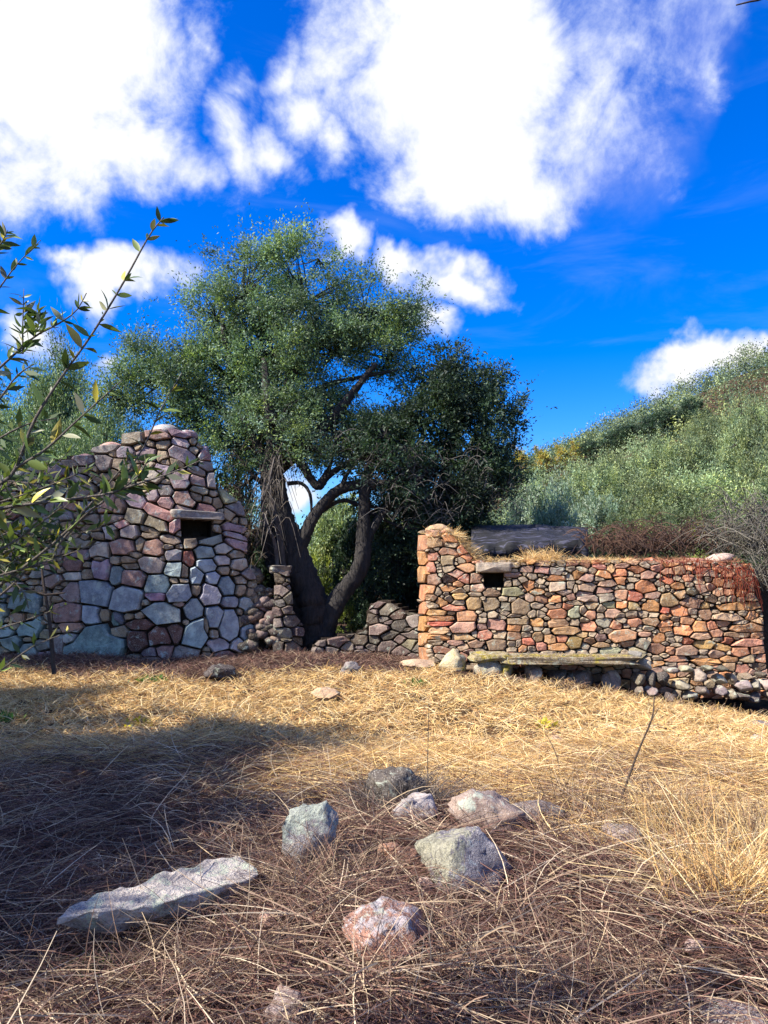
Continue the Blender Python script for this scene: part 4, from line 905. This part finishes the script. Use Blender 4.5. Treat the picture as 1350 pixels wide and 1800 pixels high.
boulder(735, 1166, 60, 14, 217, M_STONE, (.46, .34, .24), 'flat pale doorstep stone at the left corner of the cottage', rough=.06)
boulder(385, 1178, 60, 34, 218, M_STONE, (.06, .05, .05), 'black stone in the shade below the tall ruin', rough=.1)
boulder(700, 1500, 70, 40, 219, M_STONE, (.30, .17, .12), 'reddish earth covered stone between the two lichen boulders', rough=.12)
boulder(745, 1555, 30, 30, 220, M_STONE, (.42, .30, .26), 'small pink stone below the speckled boulder', rough=.1)
boulder(505, 1775, 90, 60, 221, M_STONE, (.25, .20, .19), 'rough stone at the bottom picture edge under straw', rough=.12)
boulder(470, 1622, 36, 30, 222, M_STONE, (.44, .30, .25), 'small pink stone right of the long slab', rough=.1)
boulder(1300, 1800, 130, 30, 223, M_STONE, (.30, .27, .28), 'grey stone in the bottom right corner', rough=.12)
# long slab
g0 = G(265, 1640); a = P(95, 1662, g0.y - .35); b = P(440, 1560, g0.y + .30)
sl_c = (a + b) / 2; sl_len = (b - a).length; rz = math.atan2(b.y - a.y, b.x - a.x); ry = -math.atan2(b.z - a.z, math.hypot(b.x - a.x, b.y - a.y))
out_ = np.array([(-1, -.10), (-.7, -.62), (-.3, -.80), (.1, -.95), (.55, -1.0), (.93, -.88), (1.0, -.2), (.96, .72), (.6, .95), (.2, .90), (-.2, .72), (-.55, .60), (-.86, .34)])
dense = []
for a_, b_ in zip(out_, np.roll(out_, -1, 0)): dense += [a_ + (b_ - a_) * t_ for t_ in (0, .25, .5, .75)]
dense = np.array(dense); K = len(dense); v = []; rings = [(.70, -1), (.84, -.3), (.97, .45), (1.0, .62), (1.0, .92), (.965, 1.0), (.72, 1.02), (.45, 1.03), (.2, 1.03)]
for fr, h_ in rings:
    for p in dense: v.append((p[0] * fr, p[1] * fr, h_))
v.append((0, 0, 1.04)); v = np.array(v) * np.array([sl_len / 2, .115, .058])
o_ = rng.random(3) * 20
v += ((vnoise(v * np.array([7, 12, 14]) + o_) - .5) * .022 + (vnoise(v * 31 + o_) - .5) * .022)[:, None] * np.array([.5, .9, 1.0])
jj = np.arange(K); j2 = (jj + 1) % K; m_ = len(rings)
q = np.vstack([np.stack([jj + K * i, j2 + K * i, j2 + K * (i + 1), jj + K * (i + 1)], -1) for i in range(m_ - 1)]); tt = np.stack([jj + K * (m_ - 1), j2 + K * (m_ - 1), np.full(K, K * m_)], -1)
slab = link('stone_slab', fast_mesh('stone_slab', v, [q, tt], M_BOULDER, False), None, sl_c + Vector((0, 0, .06)))
for t_ in np.linspace(-.42, .42, 6): BOULD.append((sl_c.x + (b.x - a.x) * t_, sl_c.y + (b.y - a.y) * t_ - .02, .12, .14))
slab.rotation_euler = Matrix.Identity(3).to_euler(); slab.rotation_mode = 'XYZ'
slab.rotation_euler = (Matrix.Rotation(rz, 3, 'Z') @ Matrix.Rotation(ry, 3, 'Y') @ Matrix.Rotation(.17, 3, 'X')).to_euler(); slab.color = (.50, .48, .46, 1)
tag(slab, 'long narrow tilted slab of pale lichened stone at lower left', 'slab')

# ------------------------------------------------------------------ dry grass
def ribbons(pts, width, col):
    """pts (n,k,3) centre lines -> thin crossed-free ribbons facing random sides"""
    n, k, _ = pts.shape
    d = pts[:, -1] - pts[:, 0]; side = np.cross(d, rand_dirs(n)); side /= np.linalg.norm(side, axis=1, keepdims=True) + 1e-9
    tap = np.linspace(1, .35, k)[None, :, None]
    w = np.asarray(width)[:, None, None] * .5 * tap
    v = np.stack([pts - side[:, None] * w, pts + side[:, None] * w], 2).reshape(-1, 3)
    base = np.arange(n)[:, None] * 2 * k + np.arange(k - 1)[None] * 2
    q = np.stack([base, base + 1, base + 3, base + 2], -1).reshape(-1, 4)
    return v, q, np.repeat(col, 2 * k, 0)
def keep_clear(x, y):
    k = np.ones(len(x), bool)
    for bx, by, r_, d_ in BOULD: k &= ((x - bx) / r_) ** 2 + ((y - by) / d_) ** 2 > 1
    k &= ~((x > 1.0) & (y > 10.25 - .05 * x + .15 * rng.random(len(x))))
    return x[k], y[k]
def wedge(n, y0, y1, m=.28, pw=2.0):
    y = (rng.random(n) * (y1 ** pw - y0 ** pw) + y0 ** pw) ** (1 / pw)
    x = rng.uniform(-1, 1, n) * y * (.53 + m)
    return keep_clear(x, y)
def blades(name, x, y, lean, length, width, cols, kind_label, k=4, z0=0.0, curl=.5, up=None, tf=None):
    n = len(x); az_ = rng.uniform(0, 2 * math.pi, n)
    el_ = lean(n)
    ln = length * rng.uniform(.5, 1.4, n)
    base = np.stack([x, y, (gz(x, y) if up is None else up) + z0 * rng.random(n)], -1)
    h = np.stack([np.cos(az_), np.sin(az_), 0 * az_], -1)
    t = np.linspace(0, 1, k)[None, :, None]
    side = np.stack([-np.sin(az_), np.cos(az_), 0 * az_], -1) * rng.normal(0, curl, n)[:, None]
    ca, sa = np.cos(el_)[:, None, None], np.sin(el_)[:, None, None]
    pts = base[:, None] + (h[:, None] * ca * t + np.array([0, 0, 1.])[None, None] * sa * (t - .35 * t * t * np.abs(rng.normal(1, .5, n))[:, None, None]) + side[:, None] * (t * t) * .5) * ln[:, None, None]
    c = cols(x, y, n)
    v, q, cc = ribbons(pts, width * rng.uniform(.6, 1.4, n), c)
    o = link(name, fast_mesh(name, v, q, M_STRAW, False, cc)); o['kind'] = 'stuff'; tag(o, kind_label, 'grass'); return o
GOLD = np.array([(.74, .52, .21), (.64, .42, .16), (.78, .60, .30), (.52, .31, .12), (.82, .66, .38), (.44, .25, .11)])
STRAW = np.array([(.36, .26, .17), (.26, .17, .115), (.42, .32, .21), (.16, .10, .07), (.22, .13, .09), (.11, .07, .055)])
SHADED_RUST = np.array([(.15, .075, .06), (.19, .095, .07), (.10, .053, .045), (.065, .036, .034), (.23, .13, .095)])  # reddish bracken browns, darkened to stand in for foreground shade
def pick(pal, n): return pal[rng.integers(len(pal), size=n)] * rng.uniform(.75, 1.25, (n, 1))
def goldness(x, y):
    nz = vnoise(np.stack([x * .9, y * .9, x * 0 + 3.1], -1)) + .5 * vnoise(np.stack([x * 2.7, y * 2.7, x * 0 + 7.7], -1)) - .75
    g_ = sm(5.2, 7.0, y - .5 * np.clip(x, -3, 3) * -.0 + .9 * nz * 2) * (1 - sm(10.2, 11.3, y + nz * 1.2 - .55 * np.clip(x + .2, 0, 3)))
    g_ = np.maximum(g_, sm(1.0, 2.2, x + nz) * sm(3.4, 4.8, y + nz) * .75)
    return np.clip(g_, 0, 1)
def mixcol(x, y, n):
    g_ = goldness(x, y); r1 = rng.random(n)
    c = np.where((r1 < g_)[:, None], pick(GOLD, n), np.where((rng.random(n) < .66)[:, None], pick(SHADED_RUST, n), pick(STRAW, n)))
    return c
def mats(x, y):
    return sm(.45, .85, vnoise(np.stack([x * 2.2, y * 2.2, x * 0 + 5.5], -1))) * .08
PALE = np.array([(.58, .45, .30), (.48, .36, .22), (.40, .29, .19), (.64, .52, .36), (.30, .20, .14)])
def stalkcol(x, y, n):
    g_ = goldness(x, y) * .8
    return np.where((rng.random(n) < g_)[:, None], pick(GOLD, n), pick(PALE, n))
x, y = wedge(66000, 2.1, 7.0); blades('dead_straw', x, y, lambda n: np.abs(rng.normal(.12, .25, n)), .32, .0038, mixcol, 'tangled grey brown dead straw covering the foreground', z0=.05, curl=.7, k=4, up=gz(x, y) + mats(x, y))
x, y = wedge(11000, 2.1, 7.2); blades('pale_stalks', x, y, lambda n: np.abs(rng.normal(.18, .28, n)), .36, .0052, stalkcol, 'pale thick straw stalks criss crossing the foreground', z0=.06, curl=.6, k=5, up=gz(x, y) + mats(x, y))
x, y = wedge(88000, 2.1, 7.4); blades('bracken_litter', x, y, lambda n: np.abs(rng.normal(.2, .3, n)), .10, .008, lambda x, y, n: np.where((rng.random(n) < goldness(x, y) * .7)[:, None], pick(GOLD, n), pick(SHADED_RUST, n)), 'rust brown bracken litter, toned darker for shade, under the straw', z0=.03, k=3)
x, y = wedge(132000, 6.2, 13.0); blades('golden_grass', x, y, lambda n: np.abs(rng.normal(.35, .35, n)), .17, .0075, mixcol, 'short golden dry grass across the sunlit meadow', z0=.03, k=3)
# tall dry stems on the right and the drooping tussocks
def clump(px, py, n, spread, length, width, lean, pal, kind_label, name, k=6, curl=.3, cat='grass'):
    g = G(px, py); x = g.x + rng.normal(0, spread, n); y = g.y + rng.normal(0, spread * .7, n)
    return blades(name, x, y, lean, length, width, lambda x, y, n: pick(pal, n), kind_label, k=k, curl=curl)
up = lambda n: np.clip(rng.normal(1.25, .18, n), .6, 1.5)
GMIX = np.vstack([GOLD * .7, STRAW])
clump(1240, 1500, 650, .38, .38, .004, up, GMIX, 'stand of tall upright golden grass at the right', 'tall_grass')
clump(1330, 1490, 480, .32, .38, .004, up, GMIX, 'tall golden grass at the right picture edge', 'tall_grass')
clump(1100, 1440, 700, .45, .30, .0045, up, STRAW, 'thin upright dry grass around the bare stem', 'tall_grass')
clump(1310, 1600, 800, .18, .55, .004, lambda n: rng.normal(.95, .25, n), GOLD, 'arching golden tussock at the right edge', 'tussock', curl=.6)
clump(697, 1420, 1300, .15, .30, .004, lambda n: rng.normal(1.0, .35, n), np.array([(.10, .085, .075), (.06, .05, .045), (.22, .18, .15)]), 'hair like grey grass over the dark mound', 'tussock', curl=.7)
clump(560, 1560, 500, .22, .34, .004, lambda n: rng.normal(.9, .35, n), STRAW, 'loose straw stems in front of the lichen capped boulder', 'dry_stems', curl=.6)
clump(900, 1760, 700, .32, .34, .004, lambda n: rng.normal(.7, .35, n), STRAW, 'grey straw stems at the bottom of the picture', 'dry_stems', curl=.6)
clump(300, 1720, 700, .35, .34, .004, lambda n: rng.normal(.6, .35, n), STRAW, 'pale straw stems below the long slab', 'dry_stems', curl=.6)
GREEN = np.array([(.08, .16, .03), (.10, .2, .04), (.06, .12, .03)])
def tuft(px, py, n, sp, ln, pal, label, w=.012):
    g = G(px, py); o = thing('green_tuft', tuple(g), label, 'plant')
    pos = np.array(g)[None] + np.stack([rng.normal(0, sp, n), rng.normal(0, sp, n), np.abs(rng.normal(0, .02, n))], -1)
    d = rand_dirs(n); d[:, 2] = np.abs(d[:, 2]) + .2; d /= np.linalg.norm(d, axis=1, keepdims=True)
    v, q, c = leaves_geo(pos, d, ln * rng.uniform(.6, 1.3, n), w, pick(pal, n))
    link('leaves', fast_mesh('leaves', v - np.array(g), q, M_LEAF, False, c), o)
tuft(180, 1712, 120, .07, .05, GREEN, 'fresh green tuft under the long slab', .018)
tuft(262, 1200, 90, .10, .09, GREEN, 'green seedling in the grass before the tall ruin', .03)
tuft(735, 1208, 60, .07, .09, GREEN, 'small green plant before the left corner of the cottage', .03)
YG = np.array([(.45, .42, .02), (.35, .36, .03), (.5, .42, .03)])
tuft(797, 1364, 60, .04, .05, YG, 'bright yellow green plant in front of the golden grass', .025)
tuft(960, 1280, 60, .06, .07, YG, 'yellow green plant in the middle of the meadow', .03)
tuft(240, 1278, 60, .08, .07, YG, 'yellow green plant on the left of the meadow', .03)
tuft(8, 1268, 80, .07, .09, GREEN, 'green plant at the left edge of the meadow', .03)

# dry grass along the top of the cottage wall
def top_grass(px0, px1, pyf, n, pal, ln, lean, label):
    px = rng.uniform(px0, px1, n); ctr, nn = RWF.at(px, np.array([pyf(p) for p in px])); off = rng.uniform(-.42, .03, n)
    p = ctr + nn * off[:, None]
    o = blades('wall_top_grass', p[:, 0], p[:, 1], lean, ln, .006, lambda x, y, n: pick(pal, n), label, k=4, up=p[:, 2], curl=.6)
top_grass(836, 1110, lambda p: 988, 5200, GOLD, .13, lambda n: rng.normal(.3, .5, n), 'golden dry grass along the cottage wall top under the roof slab')
top_grass(755, 838, lambda p: 940 + max(0, p - 800) * 1.2, 2600, GOLD, .17, lambda n: rng.normal(.2, .7, n), 'golden dry grass on the raised left corner of the cottage')
top_grass(1110, 1300, lambda p: 988, 1500, np.array([(.36, .17, .1), (.42, .24, .12), (.3, .12, .08)]), .14, lambda n: rng.normal(.4, .5, n), 'reddish dry grass on the right half of the wall top')
top_grass(925, 985, lambda p: 985, 700, GOLD, .24, lambda n: rng.normal(.9, .4, n), 'golden tuft standing on the wall top below the roof slab')

bx = rng.uniform(1.25, 5.9, 1500); by = 10.62 - .055 * bx + rng.normal(0, .07, 1500)
blades('bench_grass', bx, by, lambda n: rng.normal(.9, .4, n), .15, .006, lambda x, y, n: pick(np.vstack([GOLD, STRAW]), n), 'dry grass growing in front of the stone bench and footing', k=4, curl=.6)
px = rng.uniform(845, 1108, 500); cc_ = np.array([P(p_, 1156, 10.9 - .25 * rng.random()) for p_ in px])
blades('ledge_moss', cc_[:, 0], cc_[:, 1], lambda n: rng.normal(.1, .6, n), .07, .008, lambda x, y, n: pick(np.array([(.46, .36, .08), (.36, .30, .07), (.50, .36, .14), (.2, .17, .06)]), n), 'yellow moss and dry grass on the bench slab', k=3, up=cc_[:, 2] + .02, curl=.6)

# ------------------------------------------------------------------ bare stems and the sprigs at the left edge
def stem(px_pts, Y, r, label, name='dry_stalk', col=(.5, .4, .35), side=()):
    g = Geo(); p0 = P(*px_pts[0], Y); 
    g.tube(spline([tuple(P(a_, b_, Y + .03 * k) - p0) for k, (a_, b_) in enumerate(px_pts)], 16), np.linspace(r, r * .4, 16), 5, c=col)
    for s_ in side: g.tube(spline([tuple(P(a_, b_, Y) - p0) for a_, b_ in s_], 8), np.linspace(r * .6, r * .25, 8), 4, c=col)
    o = link(name, g.mesh(name, M_TWIG), None, p0); tag(o, label, 'stem')
Yb = G(1080, 1435).y
stem([(1078, 1440), (1100, 1380), (1122, 1320), (1146, 1262), (1150, 1225)], Yb, .010, 'dark bare sapling stem leaning right in the golden meadow', name='sapling', side=[[(1140, 1275), (1158, 1245)]])
stem([(752, 1400), (752, 1330), (754, 1235)], G(752, 1400).y, .005, 'thin dry upright stem above the dark mound')
stem([(990, 1370), (975, 1320), (960, 1290)], G(990, 1370).y, .005, 'short thin dry stem in the golden grass')
stem([(95, 1185), (88, 1100), (76, 1020), (70, 960)], 5.2, .016, 'dark dead stake before the left end of the tall ruin', name='dead_stake', col=(.35, .28, .24), side=[[(80, 1046), (50, 1036), (20, 1024)], [(80, 1046), (115, 1042)]])

sroot = thing('olive_sprigs', (-1.75, 2.05, 0.0), 'olive bush with long leafy sprigs reaching in from the left edge', 'bush')
LEAFM = []
for k in range(4):
    r_ = np.random.default_rng(k); n = 5; t = np.linspace(0, 1, n); wv = np.sin(np.pi * t ** .85) * .16 + .004; bend = r_.uniform(-.38, .38)
    v = []
    for i in range(n):
        zc = bend * t[i] ** 2
        v += [(t[i], -wv[i], zc + .05 * wv[i] * 6), (t[i], 0, zc), (t[i], wv[i], zc + .05 * wv[i] * 6)]
    q = [(3 * i + j, 3 * i + j + 1, 3 * i + 4 + j, 3 * i + 3 + j) for i in range(n - 1) for j in (0, 1)]
    LEAFM.append(fast_mesh('leaf', v, np.array(q), M_SPRIG))
small = Geo(); nleaf = 0
def sprig(pts, Y, r, step, ln, leaves=True, frac=(0, 1), cols=None, single=True):
    global nleaf
    w = np.array([tuple(P(a_, b_, Y + dy_)) for a_, b_, dy_ in [(p + (0,))[:3] for p in pts]])
    Ln = np.linalg.norm(np.diff(w, axis=0), axis=1).sum(); n = max(10, int(Ln / .03)); c = spline(w, n)
    L = np.array(sroot.location); g = Geo(); rr = np.linspace(r, r * .3, n)
    g.tube(c - L, rr, 6); br = link('branch', g.mesh('branch', M_TWIG), sroot)
    if not leaves: return
    k = frac[0] * n; sidef = 1
    cv = Vector(camo.location)
    while k < frac[1] * n - 1:
        i = int(k); tan = c[min(i + 1, n - 1)] - c[max(i - 1, 0)]; tan = tan / np.linalg.norm(tan)
        for rep in (1, -1):
            if rng.random() < .22: continue
            sd = np.cross(tan, np.array([0, 1, 0]) + rng.normal(0, .5, 3)); sd /= np.linalg.norm(sd)
            d = tan * rng.uniform(.25, .85) + sd * rep * rng.uniform(.4, 1.0) + rng.normal(0, .22, 3); d /= np.linalg.norm(d)
            z = rand_dirs(1)[0] + np.array([0, -.2, .8]); yv = np.cross(z, d); yv /= np.linalg.norm(yv); zv = np.cross(d, yv)
            s = ln * 1.28 * rng.uniform(.4, 1.3) * (1 - .3 * i / n)
            rc = rng.random()
            cl = (.05, .08, .025) if rc < .5 else (.13, .17, .045) if rc < .82 else (.32, .27, .04) if rc < .90 else (.17, .17, .11)
            cl = np.array(cl) * rng.uniform(.7, 1.3)
            if nleaf < 296 and single:
                o = link('leaf', LEAFM[rng.integers(4)], br)
                M = Matrix(((d[0] * s, yv[0] * s, zv[0] * s, c[i][0] - L[0]), (d[1] * s, yv[1] * s, zv[1] * s, c[i][1] - L[1]), (d[2] * s, yv[2] * s, zv[2] * s, c[i][2] - L[2]), (0, 0, 0, 1)))
                o.matrix_local = M; o.color = (*cl, 1); nleaf += 1
            else:
                p = c[i] - L; small.add([p, p + d * s * .45 + yv * s * .15, p + d * s, p + d * s * .45 - yv * s * .15], [[0, 1, 2, 3]], None, cl)
        k += step / .03 * .50 * rng.uniform(.7, 1.3)
SY = 1.9
sprig([(-60, 880), (0, 850), (28, 822), (60, 740), (110, 660), (160, 590), (215, 500), (262, 415), (288, 382)], SY, .0055, .052, .055, frac=(.15, 1))
sprig([(-60, 700), (-10, 655), (20, 628), (60, 592), (105, 568), (135, 545), (152, 515)], SY, .004, .030, .040)
sprig([(40, 622), (40, 570), (42, 508)], SY, .003, .030, .035)
sprig([(60, 592), (70, 560), (62, 545)], SY, .0025, .03, .04)
sprig([(-40, 560), (0, 505), (30, 465), (72, 422)], SY, .003, .035, .04)
sprig([(-30, 460), (0, 430), (14, 405)], SY, .003, .03, .035)
sprig([(28, 822), (80, 790), (140, 735), (215, 668)], SY, .0045, .045, .055)
sprig([(100, 960), (150, 905), (196, 868), (250, 790), (285, 715), (320, 655)], SY + .1, .004, .07, .045, frac=(.3, 1))
sprig([(-60, 905), (0, 893), (100, 880), (196, 866), (240, 838), (262, 806)], SY, .005, .03, .05)
sprig([(196, 866), (250, 848), (310, 828), (366, 803)], SY, .0035, .035, .045)
sprig([(-40, 1060), (0, 1028), (100, 950), (160, 885), (215, 822), (235, 795)], SY + .1, .005, .030, .04)
sprig([(-40, 1075), (20, 1030), (80, 965), (140, 905), (190, 850)], SY + .2, .004, .028, .04)
sprig([(-40, 985), (20, 955), (70, 920), (110, 890)], SY + .1, .004, .026, .045)
sprig([(-40, 1120), (0, 1105), (60, 1085), (145, 1052)], SY + .2, .003, .035, .035)
sprig([(-30, 1200), (0, 1180), (60, 1135), (148, 1102)], SY + .2, .003, .035, .035)
sprig([(-40, 800), (0, 770), (50, 745), (100, 735)], SY + .1, .004, .03, .05)
sprig([(-40, 740), (0, 700), (30, 660), (60, 640)], SY + .1, .004, .03, .045)
sprig([(-60, 940), (0, 930), (60, 940), (150, 935), (200, 915)], SY + .15, .003, .022, .04, single=False)
sprig([(-60, 1000), (0, 985), (60, 990), (120, 970)], SY + .15, .003, .022, .04, single=False)
sprig([(-60, 860), (0, 845), (60, 850), (120, 840), (170, 815)], SY + .1, .003, .022, .045, single=False)
sprig([(-60, 970), (0, 1000), (40, 1040), (50, 1070)], SY + .1, .003, .025, .045, single=False)
for k in range(14):
    x0, y0 = rng.uniform(-60, 20), rng.uniform(830, 1040); ln_ = rng.uniform(90, 210); an = rng.uniform(.1, .75)
    sprig([(x0 - 30, y0 + 15), (x0 + ln_ * .4, y0 - ln_ * .4 * math.tan(an) * .7), (x0 + ln_, y0 - ln_ * math.tan(an))], SY + rng.uniform(.05, .3), .003, .024, .036, single=False)
if small.n: o = link('foliage', small.mesh('foliage', M_LEAF, False), sroot); o['kind'] = 'stuff'
# stems that carry the sprigs, rooted left of the frame
L = np.array(sroot.location); g = Geo()
for (px, py) in [(-60, 880), (-60, 700), (-60, 905), (-40, 1060), (-40, 985), (-60, 940), (-60, 1000), (-60, 860)]:
    e = np.array(P(px, py, SY)); g.tube(spline([(0, 0, -.05), (.1 + rng.normal(0, .05), rng.normal(0, .05), .6), (e - L) * np.array([.75, .75, .85]), e - L], 14), np.linspace(.012, .0055, 14), 6)
link('stems', g.mesh('stems', M_TWIG), sroot)
# twig tip at the top right
e = [tuple(P(a_, b_, 6.0)) for a_, b_ in ((1420, -40), (1345, -4), (1318, 3), (1294, 9))]
g = Geo(); p0 = np.array(e[0]); g.tube(spline(e, 10) - p0, np.linspace(.012, .006, 10), 5, c=(.3, .25, .3)); o = link('overhanging_twig', g.mesh('overhanging_twig', M_TWIG), None, p0); tag(o, 'dark twig tip poking into the top right corner of the sky', 'twig')
